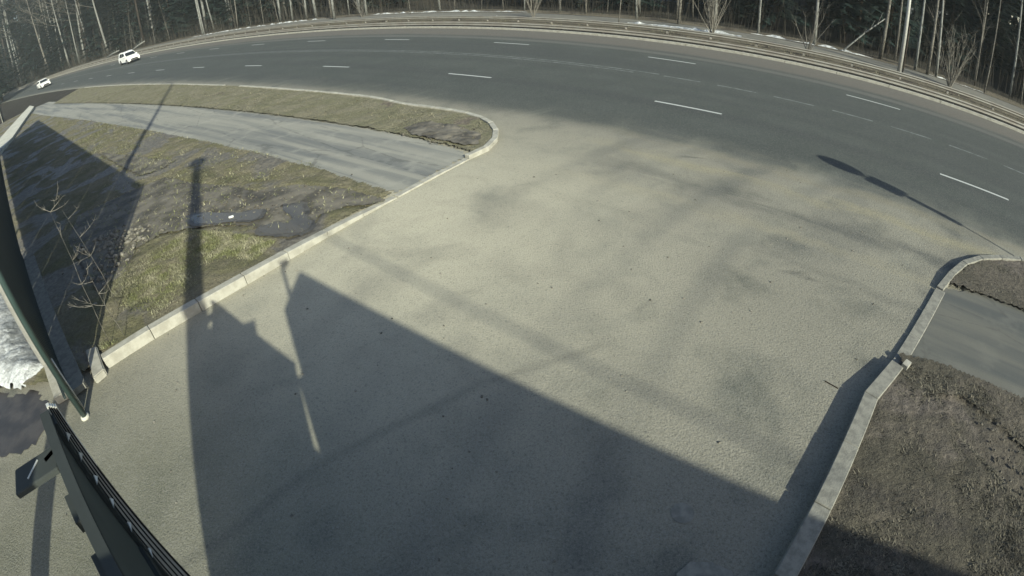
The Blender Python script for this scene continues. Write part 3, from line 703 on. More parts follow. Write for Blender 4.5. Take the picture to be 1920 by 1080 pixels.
# snow remnants along the wood edge
def snow_patch(a0, a1, l0, w, seed, label):
    q = random.Random(seed); n = max(6, int((a1-a0)/.5)); top = []; bot = []
    for i in range(n+1):
        a = a0+(a1-a0)*i/n; ww = w*math.sin(math.pi*(i+.3)/(n+.6))**.5*q.random()**1.6*1.2+.02; c = l0+q.uniform(-.12, .12)
        top.append(road(a, c+ww)[:2]); bot.append(road(a, c-ww*.3)[:2])
    v = []; f = []
    for i in range(n+1):
        v += [(*bot[i], .06), ((top[i][0]+bot[i][0])/2, (top[i][1]+bot[i][1])/2, .10+q.uniform(.0, .16)*min(1, (top[i][1]-bot[i][1]+top[i][0]-bot[i][0])**2*9)), (*top[i], .08)]
    for i in range(n): f += [(3*i, 3*i+3, 3*i+4, 3*i+1), (3*i+1, 3*i+4, 3*i+5, 3*i+2)]
    tag(mesh('snow_patch', v, f, M['snow'], None, False), label, 'snow', 'remnants of snow along the wood edge')
snow_patch(-52, -30, 41.6, .5, 1, 'long low rim of old snow in front of the trees at the top centre')
snow_patch(-31, -21, 37.0, .35, 2, 'thin snow rim beside the path right of the top centre')
snow_patch(-18.5, -9.5, 38.5, .55, 3, 'broken lumps of snow beyond the barrier left of the widest bush')
snow_patch(-9.5, -4.6, 41.4, .6, 4, 'snow rim between the widest bush and the bright white birch')
snow_patch(-4.4, -.2, 41.6, .4, 5, 'thin snow rim right of the bright white birch')
snow_patch(1.8, 4.2, 36.6, .22, 6, 'small scattered snow below the lamp pole')
snow_patch(4.0, 8.5, 41.4, .3, 7, 'thin snow line at the foot of the right-hand trees')
snow_patch(-34, -26, 33.2, .18, 8, 'dirty snow between the two crash barriers at the top centre')
snow_patch(-66, -54, 33.2, .18, 9, 'dirty snow between the two crash barriers left of the thick birch')
snow_patch(-100, -60, 41.2, .4, 10, 'long faint snow rim along the left part of the wood')

# lamp pole at the right (in view) and blue fence behind the wood
lp = empty('lamp_pole', (25.27, 28.09, .05)); tag(lp, 'tall pale steel lamp pole beside the far path at the right', 'street lamp')
MB().tube([(0, 0, 0), (0, 0, 5), (0, 0, 11)], [.15, .12, .075], 12).build('pole', M['pole'], lp, True)
MB().tube([(.27, -.06, 0), (.27, -.06, 3.2)], .05, 8).build('conduit', M['bark_d'], lp, True)
MB().tube([(0, 0, 10.9), (-.6, -.8, 11.6), (-1.3, -1.6, 11.8)], .04, 6).build('arm', M['pole'], lp, True)
MB().box((-1.5, -1.8, 11.8), (.35, .7, .12), -.7).build('lamp_head', M['pole'], lp)
bf = empty('board_fence', (0, 0, 0)); tag(bf, 'blue grey board fence glimpsed through the trees at the top centre', 'fence')
bp = None
for i in range(60):
    a = -62+i*.9; x, y, _ = road(a, 64)
    if bp is None: bp = MB().box((0, 0, 1.5), (.8, .05, 3.0)).build('board', M['fence_blue'], bf); o = bp
    else: o = bp.copy(); C.objects.link(o); o.parent = bf
    o.location = (x, y, 0); o.rotation_euler.z = road_dir(a)

# ================================================================== CARS
def car(label, loc, rz, suv=False):
    r = empty('parked_car' if False else 'car', loc, rz); tag(r, label, 'car')
    L, Wd = (4.6, 1.85) if suv else (4.35, 1.78); H = 1.68 if suv else 1.47
    z0 = .22; belt = .92 if suv else .86
    if suv: prof = [(-2.25, .35), (-2.28, .75), (-2.2, 1.0), (-1.55, 1.0), (1.05, 1.0), (1.9, .9), (2.22, .75), (2.28, .45), (2.2, .25), (-2.15, .25)]; roof = [(-2.12, 1.0), (-1.85, 1.62), (-1.3, H), (.1, H-.02), (.5, 1.55), (1.15, 1.0)]
    else: prof = [(-2.1, .35), (-2.15, .7), (-2.05, .92), (-1.4, .95), (.9, .92), (1.75, .80), (2.1, .64), (2.16, .42), (2.08, .22), (-2.02, .22)]; roof = [(-1.95, .94), (-1.5, 1.36), (-.9, H), (0, H-.02), (.35, 1.40), (1.1, .92)]
    def extr(p, w0, w1=None, taper=1.0, zc=1):
        n = len(p); v = []
        for sgn in (-1, 1):
            for x, z in p:
                k = 1.0 if w1 is None else w0+(w1-w0)*max(0, min(1, (z-.92)/(H-.92)))
                wy = (w0 if w1 is None else k)
                wy *= 1-.06*max(0, (abs(x)-1.6)/.6)
                v.append((x, sgn*wy/2, z))
        f = [tuple(range(n)), tuple(range(2*n-1, n-1, -1))]+[(i+n, (i+1) % n+n, (i+1) % n, i) for i in range(n)]
        return v, f
    v, f = extr(prof, Wd); bo = mesh('body', v, f, M['carpaint'], r); bevel(bo, .06, 2)
    v, f = extr(roof, Wd*.96, Wd*.76); ro = mesh('roof', v, f, M['carpaint'], r); bevel(ro, .04, 2)
    wf, wr = (roof[4], roof[5]), (roof[0], roof[1])
    def quadglass(name, pts): mesh(name, pts, [(0, 1, 2, 3)], M['glass'], r)
    def wy(z, e=.0): return (Wd*.96+(Wd*.76-Wd*.96)*max(0, min(1, (z-.92)/(H-.92))))/2+e
    # windscreen and rear window, slightly proud
    for nm, (p, q), dx in (('windscreen', wf, .012), ('rear_window', (roof[1], roof[0]), -.012)):
        (x1, z1), (x2, z2) = p, q; a1 = (x1+(x2-x1)*.05, z1+(z2-z1)*.08); a2 = (x1+(x2-x1)*.92, z1+(z2-z1)*.92)
        quadglass(nm, [(a1[0]+dx, -wy(a1[1])*.9, a1[1]+.012), (a2[0]+dx, -wy(a2[1])*.92, a2[1]+.012), (a2[0]+dx, wy(a2[1])*.92, a2[1]+.012), (a1[0]+dx, wy(a1[1])*.9, a1[1]+.012)])
    zb, zt = roof[0][1]+.05, H-.14
    for s in (-1, 1):
        for x0, x1, x2, x3 in ((-.62, .95 if not suv else .95, .32, -.62), (-1.6, -.70, -.70, -1.35)):
            pts = [(x0, s*(wy(zb)+.012), zb), (x1, s*(wy(zb)+.012), zb), (x2, s*(wy(zt)+.012), zt), (x3, s*(wy(zt)+.012), zt)]
            quadglass('side_window', pts if s < 0 else pts[::-1])
        MB().box((.75, s*(Wd/2+.09), zb+.02), (.12, .2, .13)).build('mirror', M['carpaint'], r)
        hl = MB().box((prof[6][0]-.12, s*(Wd/2-.28), prof[6][1]-.02), (.22, .4, .16), s*-.25).build('headlight', M['lampglass'], r); bevel(hl, .03)
        MB().box((prof[1][0]+.03, s*(Wd/2-.2), .8), (.1, .25, .2)).build('tail_light', simple('tail_lens', (.3, .01, .01), .3, .5) if 'tail_lens' not in bpy.data.materials else bpy.data.materials['tail_lens'], r)
    MB().box((prof[7][0]-.02, 0, .50), (.06, 1.05, .2)).build('grille', M['chrome'], r)
    MB().box((prof[7][0]-.03, 0, .32), (.08, 1.3, .1)).build('bumper_intake', M['black'], r)
    for x in (-1.32, 1.36):
        for s in (-1, 1):
            w = empty('wheel', (x, s*(Wd/2-.1), .33)); w.parent = r
            tb = MB(); n = 20
            rings = [(.20, -.10), (.30, -.115), (.335, -.08), (.335, .08), (.30, .115), (.20, .10)]
            vv = [(R_*math.cos(6.2832*k/n), y, R_*math.sin(6.2832*k/n)) for R_, y in rings for k in range(n)]
            tb.add(vv, [(j*n+k, j*n+(k+1) % n, (j+1)*n+(k+1) % n, (j+1)*n+k) for j in range(5) for k in range(n)]); tb.build('tyre', M['black'], w, True)
            rb = MB(); rb.tube([(0, -.09, 0), (0, .09, 0)], .205, 16)
            rb.build('rim', M['alloy'], w)
            MB().tube([(0, s*.088, 0), (0, s*.10, 0)], .05, 8).build('hub_cap', M['chrome'], w)
    if suv:
        for s in (-1, 1): MB().tube([(-1.2, s*.6, H+.03), (.2, s*.6, H+.03)], .02, 6).build('roof_rail', M['alloy'], r)
    return r
x, y, _ = road(-127, 18.2); c_1 = car('white hatchback car nearest the left edge driving towards the entrance', (x, y, .005), road_dir(-127)+.0)
c_1.scale = (1.25,)*3
x, y, _ = road(-88, 24.6); c_2 = car('white sport utility car further right under the wood edge', (x, y, .005), road_dir(-88), True)

c_2.scale = (1.12,)*3
# ================================================================== ENTRANCE WALL, GATE
# tall sheet metal wall running off to the left (near end post at the gateway)
def corr(s0, s1, z0, z1, l, amp=.02, pitch=.2):
    n = int(abs(s1-s0)/pitch*4); v = []; f = []
    for i in range(n+1):
        s = s0+(s1-s0)*i/n; o = amp*(1 if (i % 4) in (1, 2) else -1)
        v += [gate(s, l+o, z0), gate(s, l+o, z1)]
    for i in range(n): f.append((2*i, 2*i+2, 2*i+3, 2*i+1))
    return v, f
WL = -.88; ws = -7.97
wall = empty('metal_wall', gate(ws, WL)); tag(wall, 'tall dark green sheet metal wall ending at the left of the gateway', 'wall')
def wpart(mb_v, mb_f, name, mat, par, org, smooth=False):
    v = [(p[0]-org[0], p[1]-org[1], p[2]-org[2]) for p in mb_v]; return mesh(name, v, mb_f, mat, par, smooth)
org = gate(ws, WL)
s = ws
kk = 0
while s > -46:
    gap = .04 if s > -15 else .30
    v, f = corr(s-.02, s-2.98, gap, 5.72, WL, .018, .25); wpart(v, f, 'wall_sheet', M['green'], wall, org)
    mb = MB(); x, y, _ = gate(s-3.0 if kk else s-3.0, WL-.1); mb.tube([(x, y, 0), (x, y, 5.6)], .05, 8); wpart(mb.v, mb.f, 'wall_post', M['green_l'], wall, org, True)
    s -= 3.0; kk += 1
mb = MB(); mb.tube([gate(ws+.03, WL+.04, .02), gate(ws+.03, WL+.04, 5.75)], .052, 14); wpart(mb.v, mb.f, 'end_post', M['green_l'], wall, org, True)
mb = MB(); mb.tube([gate(ws+.03, WL+.04, .0), gate(ws+.03, WL+.04, .05)], [.09, .075], 14); wpart(mb.v, mb.f, 'post_foot', M['conc'], wall, org, True)
mb = MB(); x0 = gate(ws-.35, WL+.02); mb.tube([gate(ws-.16, WL+.09, .02), gate(ws-.16, WL+.09, 1.1)], .014, 6); wpart(mb.v, mb.f, 'drop_bolt', M['rib'], wall, org, True)
for zz in (.5, 3.0, 5.5):
    mb = MB(); a_, b_ = gate(ws, WL-.06, zz), gate(-46, WL-.06, zz); mb.tube([a_, b_], .035, 4); wpart(mb.v, mb.f, 'wall_rail', M['green'], wall, org)
plinth = MB(); plinth.prism([gate(-8.6, -.86)[:2], gate(-8.6, -.55)[:2], gate(-16.5, -.50)[:2], gate(-16.5, -.86)[:2]], .05, .17)
tag(plinth.build('concrete_footing', M['kerb_dark']), 'low concrete footing along the base of the green wall', 'footing', kind='structure')

# pale slab and boards beyond the far end of the wall
slab = empty('concrete_slab', (-45, 36, 0)); tag(slab, 'long pale concrete slab sunlit at the far left behind the wall end', 'slab')
pl = [(-61.5, 54.0), (-56.5, 50.3), (-39.5, 31.6), (-35.6, 26.6), (-37.5, 26.6), (-44, 33.5)]
mb = MB().prism([(x+45, y-36) for x, y in pl], 0.0, .35); mb.build('slab_block', M['conc'], slab)
bw = empty('board_wall', (-60, 48, 0)); tag(bw, 'weathered board panel leaning at the left edge above the pale slab', 'fence')
for i in range(7):
    MB().box((-2.2+i*.0-1.7*i, 1.0+1.3*i*.4-1.2*i, 1.4), (1.3, .12, 2.8+.15*(i % 2)), R(-50)+.03*i).build('board', M['wood'], bw)

# gate leaf under the camera: vertical panel seen from above, its free edge carries four ribs
GL = -.80; gs0, gs1, GZ = -2.95, -.040, 3.38
leaf = empty('gate_leaf', gate(gs0, GL)); leaf.rotation_mode = 'QUATERNION'; leaf.rotation_quaternion = Matrix.Rotation(R(-5.4), 3, EV.to_3d()).to_quaternion(); tag(leaf, 'grey green steel gate leaf seen from above with four ribs on its free edge', 'gate')
org = gate(gs0, GL)
def gp(name, s0, s1, l0, l1, z0, z1, mat):
    mb = MB().prism([gate(s0, l0)[:2], gate(s1, l0)[:2], gate(s1, l1)[:2], gate(s0, l1)[:2]], z0, z1); return wpart(mb.v, mb.f, name, mat, leaf, org)
gp('leaf_sheet', gs0+.05, gs1, GL-.02, GL, .08, GZ-.04, M['leaf'])
gp('frame_top', gs0+.05, gs1, GL-.05, GL+.012, GZ-.039, GZ, M['leaf_d'])
gp('frame_foot', gs0+.05, gs1, GL-.05, GL+.012, .03, .079, M['leaf_d'])
gp('cross_rail', gs0+.23, gs1, GL+.001, GL+.03, 2.12, 2.27, M['leaf_d'])
gp('frame_stile', gs0+.05, gs0+.16, GL+.002, GL+.03, .08, GZ-.04, M['leaf_d'])
def slant(name, s0, s1, lb, lt, w, z0, z1, mat):
    b4 = [gate(s0, lb, z0), gate(s1, lb, z0), gate(s1, lb+w, z0), gate(s0, lb+w, z0)]; t4 = [gate(s0, lt, z1), gate(s1, lt, z1), gate(s1, lt+w*.5, z1), gate(s0, lt+w*.5, z1)]
    wpart(b4+t4, [(3, 2, 1, 0), (4, 5, 6, 7), (0, 1, 5, 4), (1, 2, 6, 5), (2, 3, 7, 6), (3, 0, 4, 7)], name, mat, leaf, org)
for i in range(4):
    slant('rib', gs0-.02, gs0+.02, GL+.012+.055*i, GL+.008+.012*i, .040, .05, GZ-.01*i, M['rib'])
    slant('groove', gs0-.018, gs0+.024, GL+.050+.055*i, GL+.017+.012*i, .017, .05, GZ-.01*i-.005, M['black'])
for i, (z, mt_) in enumerate(((3.24, 'rib'), (3.08, 'rib'), (2.88, 'white'), (2.66, 'white'), (2.41, 'white'), (2.1, 'white'))):  # pale triangles painted as sunlight coming through chinks in the leaf
    mb = MB(); p = [gate(gs0+.22, GL+.035, z), gate(gs0+.10, GL+.036, z-.02), gate(gs0+.07, GL+.05, z-.07)]
    mb.add([Vector(t_) for t_ in p]+[Vector(t_)+Vector((.004, .006, .006)) for t_ in p], [(2, 1, 0), (3, 4, 5), (0, 1, 4, 3), (1, 2, 5, 4), (2, 0, 3, 5)])
    wpart(mb.v, mb.f, 'sun_chink', M[mt_], leaf, org)
for i in range(5):
    gp('lug', gs0+.75+.42*i, gs0+.95+.42*i, GL-.085, GL-.051, GZ-.10, GZ-.03, M['leaf_d'])
# bracket with junction box behind the leaf
bx = empty('junction_box', (-2.56, 1.09, 3.22)); bx.rotation_euler.z = R(28); bx.scale = (.9, 1.05, .6); tag(bx, 'flat dark junction box fixed beside the top of the gate leaf', 'box')
o = MB().box((0, 0, 0), (.36, .20, .07), R(14)).build('box_body', M['leaf_d'], bx); bevel(o, .01)
MB().box((-.02, .0, .040), (.13, .012, .008), R(62)).build('handle', M['rib'], bx)
MB().box((.13, .08, .02), (.14, .04, .03), R(40)).build('bracket', M['leaf_d'], bx)
# wall section the camera stands beside, right of the gateway (behind the lens, throws the big shadow)
w2 = empty('gate_wall', gate(.15, -.45)); tag(w2, 'tall dark metal wall right of the gateway at the foot of the picture', 'wall')
org2 = gate(.15, -.45)
outl = [(-.03, 0), (14, 0), (14, 5.27), (1.2, 5.27), (.15, 4.23), (.15, 3.25), (-.03, 3.2)]
v = [gate(s, -.45, z) for s, z in outl]+[gate(s, -.51, z) for s, z in outl]; n = len(outl)
f = [tuple(range(n)), tuple(range(2*n-1, n-1, -1))]+[((i+1) % n, i, i+n, (i+1) % n+n) for i in range(n)]
wpart(v, f, 'wall_panel', M['green'], w2, org2)
for s_ in (1.3, 4.5, 7.7, 10.9):
    mb = MB(); mb.tube([gate(s_, -.56, 0), gate(s_, -.56, 5.2)], .05, 8); wpart(mb.v, mb.f, 'wall_post', M['green_l'], w2, org2, True)
cp_ = empty('camera_pole', (-.02, -.13, 0)); tag(cp_, 'thin pole right of the gate leaf carrying the surveillance camera', 'pole')
MB().tube([(-.18, .02, 0), (-.18, .02, 4.95)], .035, 8).build('pole', M['pole'], cp_, True)
MB().box((-.02, -.14, 4.98), (.09, .22, .09)).build('camera_housing', M['white'], cp_)
gs_ = MB(); gs_.prism([gate(-.12, -.83)[:2], gate(.75, -.83)[:2], gate(.75, -.89)[:2], gate(-.12, -.89)[:2]], 0, 2.82)  # added out of view to stop sunlight passing beside the leaf
tag(gs_.build('gap_blocker', M['leaf_d']), 'unseen dark panel added to block sunlight through the gap beside the gate leaf', 'post')

# street furniture, and an added shadow block, standing outside the picture whose shadows fall into it
tp = empty('lamp_mast', (-1.95, -1.35, 0)); tag(tp, 'thick lamp mast behind the gate whose long shadow crosses the turf', 'street lamp')
bx_, by_ = -10.2, 15.15; hh = 9.9
tx, ty = bx_+sx*hh/math.tan(SUNEL), by_+sy*hh/math.tan(SUNEL); tp.location = (-1.14, -1.78, 0)
MB().tube([(0, 0, 0), (-.16, -.085, 5), (-.32, -.17, hh)], [.25, .22, .15], 14).build('mast', M['pole'], tp, True)
MB().box((-.32, -.17, hh+.12), (.42, .5, .24)).build('lamp_head', M['pole'], tp)
hh = 17.5; lm2 = empty('lamp_mast', (-24.1+sx*hh/math.tan(SUNEL), 35.6+sy*hh/math.tan(SUNEL), 0)); tag(lm2, 'slender lamp mast behind the green wall, thin shadow over the footpath', 'street lamp')
MB().tube([(0, 0, 0), (0, 0, hh)], [.16, .09], 10).build('mast', M['pole'], lm2, True)
MB().tube([(0, 0, hh-.05), (-.9, .5, hh+.3)], .05, 6).build('arm', M['pole'], lm2, True)
MB().box((-1.2, .65, hh+.3), (.7, .3, .12), -.5).build('lamp_head', M['pole'], lm2)
caster = empty('shadow_block', (-.98, -1.24, 0)); tag(caster, 'unseen block added behind the gate leaf to cast shadow beside the thick lamp mast', 'caster')
MB().prism([(-.36, -.30), (.50, .13), (.38, .36), (-.48, -.07)], 0, 4.32).build('block_body', M['leaf_d'], caster)  # added only to fill the shadow between mast and gate leaf
MB().prism([(-.40, -.36), (.14, -.09), (0, .22), (-.54, -.07)], 4.36, 4.42).build('block_cap', M['leaf'], caster)
gp2 = empty('gate_post', (-4.72, -1.2, 0)); tag(gp2, 'round gate post out of sight at the lower left whose shadow lies on the sand', 'post')
MB().tube([(0, 0, 0), (0, 0, 3.3)], .19, 12).build('post_tube', M['leaf_d'], gp2, True)
MB().tube([(0, 0, 3.3), (0, 0, 3.36)], .22, 12).build('post_cap', M['leaf'], gp2)
# road sign at the right
def sh(x, y, z): return (x+sx*z/math.tan(SUNEL), y+sy*z/math.tan(SUNEL))
bs = sh(9.07, 12.88, 4.62); rs = empty('road_sign', (bs[0], bs[1], 0)); tag(rs, 'road sign post just outside the right edge casting a paddle shaped shadow', 'sign')
MB().tube([(0, 0, 0), (0, 0, 4.55)], .032, 8).build('post', M['pole'], rs, True)
yaw = R(27)
def plate(z, w, h, rnd):
    n = 24; ring = []
    for k in range(n):
        t = 6.2832*k/n; c_, s_ = math.cos(t), math.sin(t); e = 2.0 if rnd else 8.0
        ring.append((w/2*math.copysign(abs(c_)**(2/e), c_), h/2*math.copysign(abs(s_)**(2/e), s_)))
    v = [(x, -.045, z+y) for x, y in ring]+[(x, -.035, z+y) for x, y in ring]
    f = [tuple(range(n)), tuple(range(2*n-1, n-1, -1))]+[((i+1) % n, i, i+n, (i+1) % n+n) for i in range(n)]
    o = mesh('sign_plate', v, f, M['white'], rs); o.rotation_euler.z = yaw
plate(4.20, .62, .84, True); plate(3.42, .52, .66, False); plate(2.62, .22, .90, False)

# overhead cable, soft diagonal shadow on the forecourt
def cab(p0, p1, z, r, sag):
    a_ = Vector((*sh(*p0, z), z)); b_ = Vector((*sh(*p1, z), z)); d = b_-a_
    a_ -= d*1.2; b_ += d*1.2; pts = [a_.lerp(b_, i/24)-Vector((0, 0, sag*(1-((i/24)*2-1)**2)-sag)) for i in range(25)]
    return MB().tube(pts, r, 6)
cc = cab((-2.9, 8.51), (3.08, 3.31), 13.0, .032, .25)
tag(cc.build('overhead_cable', M['black'], None, True), 'overhead cable above the camera whose soft shadow crosses the forecourt', 'cable')

# loose kerb blocks either side of the wall end
def block(poly, z, label):
    o = MB().prism([(x*(5-z)/5, y*(5-z)/5) for x, y in poly], .0, z).build('kerb_block', M['kerb']); bevel(o, .02, 2); tag(o, label, 'kerb block')
block([(-7.99, 5.86), (-7.75, 5.98), (-7.10, 5.36), (-7.22, 5.12)], .16, 'pale kerb block between the green wall end and the forecourt kerb')
block([(-8.97, 5.44), (-8.80, 5.62), (-7.70, 4.77), (-7.90, 4.58)], .16, 'pale kerb block behind the green wall end next to the snow')
mudp = [(-16, 3.4), (-10.5, 4.9), (-9.2, 4.6), (-8.6, 4.85), (-7.85, 4.45), (-7.5, 3.9), (-7.6, 3.35), (-8.35, 3.1), (-11, 2.8), (-16, 1.5)]
tag(sheet('mud_patch', mudp, .12, .012, M['mud'], .004, 4), 'dark wet mud beside the snow heap at the left edge', 'mud', kind='structure')
SN = [(-22, 12.8), (-15.7, 10.05), (-13.06, 8.36), (-9.99, 6.14), (-9.2, 5.65), (-8.6, 5.35), (-8.65, 5.0), (-9.0, 4.65), (-9.5, 4.7), (-9.9, 4.55), (-10.3, 4.75), (-12, 4.8), (-16, 5.7), (-22, 8)]
def sdist(X, Y):
    P = np.array(SN); d = np.full(X.shape, 1e9)
    for i in range(len(P)):
        a, b = P[i], P[(i+1) % len(P)]; ab = b-a; t = np.clip(((X-a[0])*ab[0]+(Y-a[1])*ab[1])/(ab@ab), 0, 1)
        d = np.minimum(d, np.hypot(X-a[0]-t*ab[0], Y-a[1]-t*ab[1]))
    return d
tag(sheet('snow_heap', SN, .07, .03, M['snow'], .0, 3, zf=lambda X, Y: np.minimum(1, sdist(X, Y)/.5)**.6*(.28+.12*fnoise(X, Y, 1.5, 1)+.06*fnoise(X, Y, 5, 2)+.04*fnoise(X, Y, 12, 3))), 'heap of old grey snow lying behind the green wall end', 'snow')

# puddles
def puddle(poly, z, label):
    P = [Vector((x, y, 0)) for x, y in poly]; n = len(P); out = []
    for i in range(n):                       # Catmull-Rom outline
        a, b, c, d = P[i-1], P[i], P[(i+1) % n], P[(i+2) % n]
        for k in range(5):
            t = k/5; out.append(.5*((2*b)+(c-a)*t+(2*a-5*b+4*c-d)*t*t+(3*b-a-3*c+d)*t**3))
    cx = sum(p.x for p in out)/len(out); cy = sum(p.y for p in out)/len(out); qn = random.Random(int(abs(cx)*100))
    rim = [(p.x+(p.x-cx)*.16+qn.uniform(-.06, .06), p.y+(p.y-cy)*.20+qn.uniform(-.06, .06), z-.003) for p in out]
    tag(mesh('wet_rim', rim, [tuple(range(len(rim)))], M['wetmud']), 'dark wet mud round the '+label.split(' beside')[0].split(' in the')[0].split(' next')[0], 'mud', kind='structure')
    out = [p+Vector((qn.uniform(-.035, .035), qn.uniform(-.035, .035), 0)) for p in out]
    v = [(p.x, p.y, z) for p in out]; tag(mesh('puddle', v, [tuple(range(len(v)))], M['water']), label, 'puddle', kind='structure')
puddle([(-5.54, 9.78), (-5.21, 9.99), (-4.85, 9.86), (-4.94, 10.25), (-5.31, 10.65), (-5.2, 10.79), (-4.79, 10.74), (-4.57, 10.23), (-4.23, 9.70), (-4.42, 9.38), (-4.93, 9.40), (-5.38, 9.53)], .118, 'L shaped puddle beside the forecourt kerb reflecting the sky')
puddle([(-7.97, 10.87), (-7.36, 10.91), (-6.62, 10.7), (-6.02, 10.77), (-5.8, 10.5), (-5.94, 10.24), (-6.58, 10.28), (-7.1, 10.25), (-7.66, 10.42)], .116, 'narrow puddle in the middle of the mud with a white scrap in it')

# clods and rubble heap on the mud
def rocks(name, cx, cy, sxx, syy, n, s0, s1, z, seed, label, kind='stuff', mat='rock'):
    q = random.Random(seed); mb = MB()
    for i in range(n):
        x = q.gauss(cx, sxx); y = q.gauss(cy, syy); s_ = q.uniform(s0, s1)*(.5+q.random()); pts = []
        ico = [(0, 0, 1), (.9, 0, .3), (.3, .85, .3), (-.7, .5, .35), (-.7, -.5, .3), (.3, -.85, .35), (.6, .5, -.5), (-.3, .8, -.5), (-.9, 0, -.5), (-.3, -.8, -.5), (.7, -.5, -.5)]
        rz0 = q.uniform(0, 6.28); c_, sn_ = math.cos(rz0), math.sin(rz0)
        V_ = [((a*c_-b*sn_)*s_*q.uniform(.7, 1.2)+x, (a*sn_+b*c_)*s_*q.uniform(.7, 1.2)+y, c*s_*.6*q.uniform(.7, 1.2)+z) for a, b, c in ico]
        F_ = [(0, 1, 2), (0, 2, 3), (0, 3, 4), (0, 4, 5), (0, 5, 1), (1, 6, 2), (2, 6, 7), (2, 7, 3), (3, 7, 8), (3, 8, 4), (4, 8, 9), (4, 9, 5), (5, 9, 10), (5, 10, 1), (1, 10, 6)]
        mb.add(V_, F_)
    return tag(mb.build(name, M[mat]), label, name.replace('_', ' '), kind=kind)
rocks('rubble', -10.0, 10.0, .55, .45, 150, .03, .10, .10, 1, 'heap of pale clods on the mud by the wall shadow', mat='heap')
rocks('rubble', -9.3, 8.6, .35, .7, 90, .02, .08, .10, 2, 'loose clods scattered between the rubble heap and the grass', mat='heap')
rocks('clods', -6.2, 11.0, 1.3, .6, 160, .015, .05, .10, 3, 'small clods around the puddles')
rocks('clods', -1.75, 15.2, .45, .4, 90, .02, .06, .09, 4, 'dug up earth near the tip of the grass island')
rocks('clods', 6.5, 2.3, .35, .6, 90, .01, .03, .11, 5, 'crumbled earth in the rut of the right verge')
q = random.Random(5)
# pebbles on the forecourt
mb = MB()
for i in range(200):
    x, y = q.uniform(-6.5, 8), q.uniform(1.2, 12)
    if y < 1.5+.0*x: continue
    s_ = q.uniform(.006, .018); mb.box((x, y, .004+s_*.4), (s_*2, s_*1.4, s_), q.uniform(0, 3), (q.uniform(-.4, .4), q.uniform(-.4, .4)))
tag(mb.build('pebbles', M['heap']), 'scattered grit and pebbles on the forecourt asphalt', 'gravel', kind='stuff')
def piece(name, x, y, z, d, rz, mat, label, cat): tag(MB().box((x, y, z), d, rz).build(name, M[mat]), label, cat)
piece('broken_stone', 5.72, 4.30, .16, (.16, .10, .08), .5, 'kerb', 'broken piece of stone on the end of the right kerb', 'stone')
piece('stick', 4.35, 4.28, .012, (.22, .012, .012), -.9, 'bark_d', 'short dark stick on the asphalt left of the right kerb shadow', 'stick')
tag(MB().box((-6.62, 10.50, .128), (.12, .06, .03), .4).build('litter_scrap', M['white']), 'white scrap of litter in the narrow puddle', 'litter')
# flat hatch plates on the asphalt
def hatch(x, y, r, label, mat='steel'):
    o = MB().tube([(x, y, .003), (x, y, .011)], r, 20).build('hatch_cover', M[mat]); tag(o, label, 'hatch')
hatch(1.68, 2.71, .13, 'small round hatch in the shaded asphalt at the bottom', 'kerb_dark')
pc = MB().prism([(1.45, 2.02), (1.62, 2.13), (1.85, 2.08), (2.02, 1.95), (2.05, 1.6), (1.5, 1.6)], .003, .02)
tag(pc.build('concrete_patch', M['kerb_dark']), 'pale concrete patch at the bottom edge right of centre', 'patch', kind='structure')

# grass
blades('grass', [[(-7.55, 5.6), (-6.3, 6.7), (-5.1, 8.3), (-4.9, 9.1), (-6.2, 9.7), (-7.6, 10.1), (-8.9, 8.2), (-9.0, 6.8), (-8.4, 5.6)]], 70000, .075, .085, M['blade_l'], 1, w=.010, avoid=MUDS)
bpy.data.objects['grass']['label'] = 'olive grass beside the forecourt kerb'; tag(bpy.data.objects['grass'], None, 'grass', kind='stuff')
o = blades('grass', [[(-5.5, 13.6), (-13, 19), (-27, 28.6), (-36, 34), (-20, 20), (-12, 12.6), (-8, 12.9), (-4.2, 12.3)]], 60000, .085, .09, M['blade_l'], 2, w=.016, avoid=MUDS); tag(o, 'dry tufted grass below the pale footpath', 'grass', kind='stuff')
o = blades('grass', [MUDS[0], MUDS[1]], 2600, .10, .10, M['blade_l'], 8, w=.014); tag(o, 'straw and thin tufts on the mud', 'grass', kind='stuff')
o = blades('grass', [ISL], 60000, .10, .08, M['blade_i'], 3, w=.016, avoid=[DUG]); tag(o, 'dry grass on the island', 'grass', kind='stuff')
o = blades('grass', [[(2.75, 1.75), (4.42, 3.33), (5.82, 4.33), (7.6, 3.2), (9.5, .5), (8, -2), (3.0, .0), (1.5, .4)]], 110000, .07, .115, M['blade_r'], 4, avoid=[RUT], w=.010, lay=.78); tag(o, 'dull brown grass on the trodden verge at lower right', 'grass', kind='stuff')
o = blades('grass', [V3], 30000, .05, .10, M['blade_r'], 5, w=.011); tag(o, 'dull grass in the right corner', 'grass', kind='stuff')
o = blades('grass', [[road(a, 31.4)[:2] for a in range(-60, 22, 4)] + [road(a, 38)[:2] for a in range(20, -62, -4)]], 60000, .16, .05, M['blade_i'], 6, w=.025); tag(o, 'leaf litter and dead stalks between the crash barriers', 'leaf litter', kind='stuff')

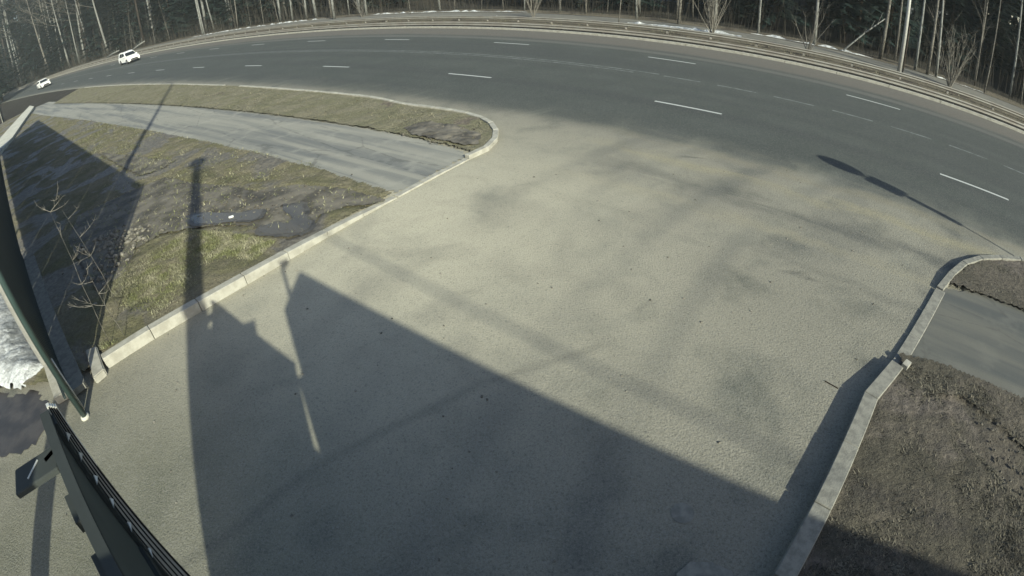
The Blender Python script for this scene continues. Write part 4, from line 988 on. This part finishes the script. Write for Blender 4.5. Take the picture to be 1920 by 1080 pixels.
# bare young shrubs in front of the wall
def shrub(loc, h, seed, label, nb):
    q = random.Random(seed); r = empty('bare_shrub', loc); tag(r, label, 'shrub'); tr = MB(); br = MB()
    pts = [Vector((0, 0, -.05))]; d = Vector((q.uniform(-.08, .08), q.uniform(-.08, .08), 1))
    for k in range(6): d = (d+Vector((q.uniform(-.12, .12), q.uniform(-.12, .12), .1))).normalized(); pts.append(pts[-1]+d*h/6)
    tr.tube(pts, [.007*(1-.8*i/6) for i in range(7)], 5)
    for b in range(nb):
        i = q.randint(2, 6); p = pts[i]; az = q.uniform(0, 6.28); dd = Vector((math.cos(az), math.sin(az), q.uniform(.0, .7))).normalized(); L = q.uniform(.25, .6)*(1.15-.1*i); c = [p]
        for k in range(3): dd = (dd+Vector((q.uniform(-.2, .2), q.uniform(-.2, .2), q.uniform(-.05, .25)))).normalized(); c.append(c[-1]+dd*L/3)
        br.tube(c, [.007, .006, .004, .002], 4, False)
        for k in range(4):
            s0 = c[q.randint(1, 3)]; e = (dd+Vector((q.uniform(-1, 1), q.uniform(-1, 1), q.uniform(-.4, .8)))).normalized()*L*.35
            br.tube([s0, s0+e*.5, s0+e], [.005, .004, .0015], 3, False)
    tr.build('trunk', M['bark_g'], r, True); tag(br.build('branches', M['twig'], r, True), kind='stuff')
shrub((-7.25, 5.90, .1), 2.7, 11, 'tallest bare young shrub standing in front of the green wall', 10)
shrub((-7.05, 6.15, .1), 1.5, 12, 'shorter bare shrub nearest the forecourt kerb end', 7)
shrub((-7.75, 6.95, .1), 2.6, 13, 'bare shrub further along the green wall', 12)

# ------------------------------------------------------------------ air
hz = MB().box((-120, 90, 29), (560, 460, 60.4)).build('haze', None)
hm = bpy.data.materials.new('haze'); hm.use_nodes = True; hn = hm.node_tree; hn.nodes.remove(hn.nodes['Principled BSDF'])
pv = hn.nodes.new('ShaderNodeVolumePrincipled'); pv.inputs['Density'].default_value = .0004; pv.inputs['Color'].default_value = (.85, .95, .93, 1); pv.inputs['Anisotropy'].default_value = 0.0
hn.links.new(pv.outputs[0], hn.nodes['Material Output'].inputs['Volume']); hz.data.materials.append(hm)
tag(hz, 'thin pale morning haze over the whole roadside', 'haze', kind='stuff')
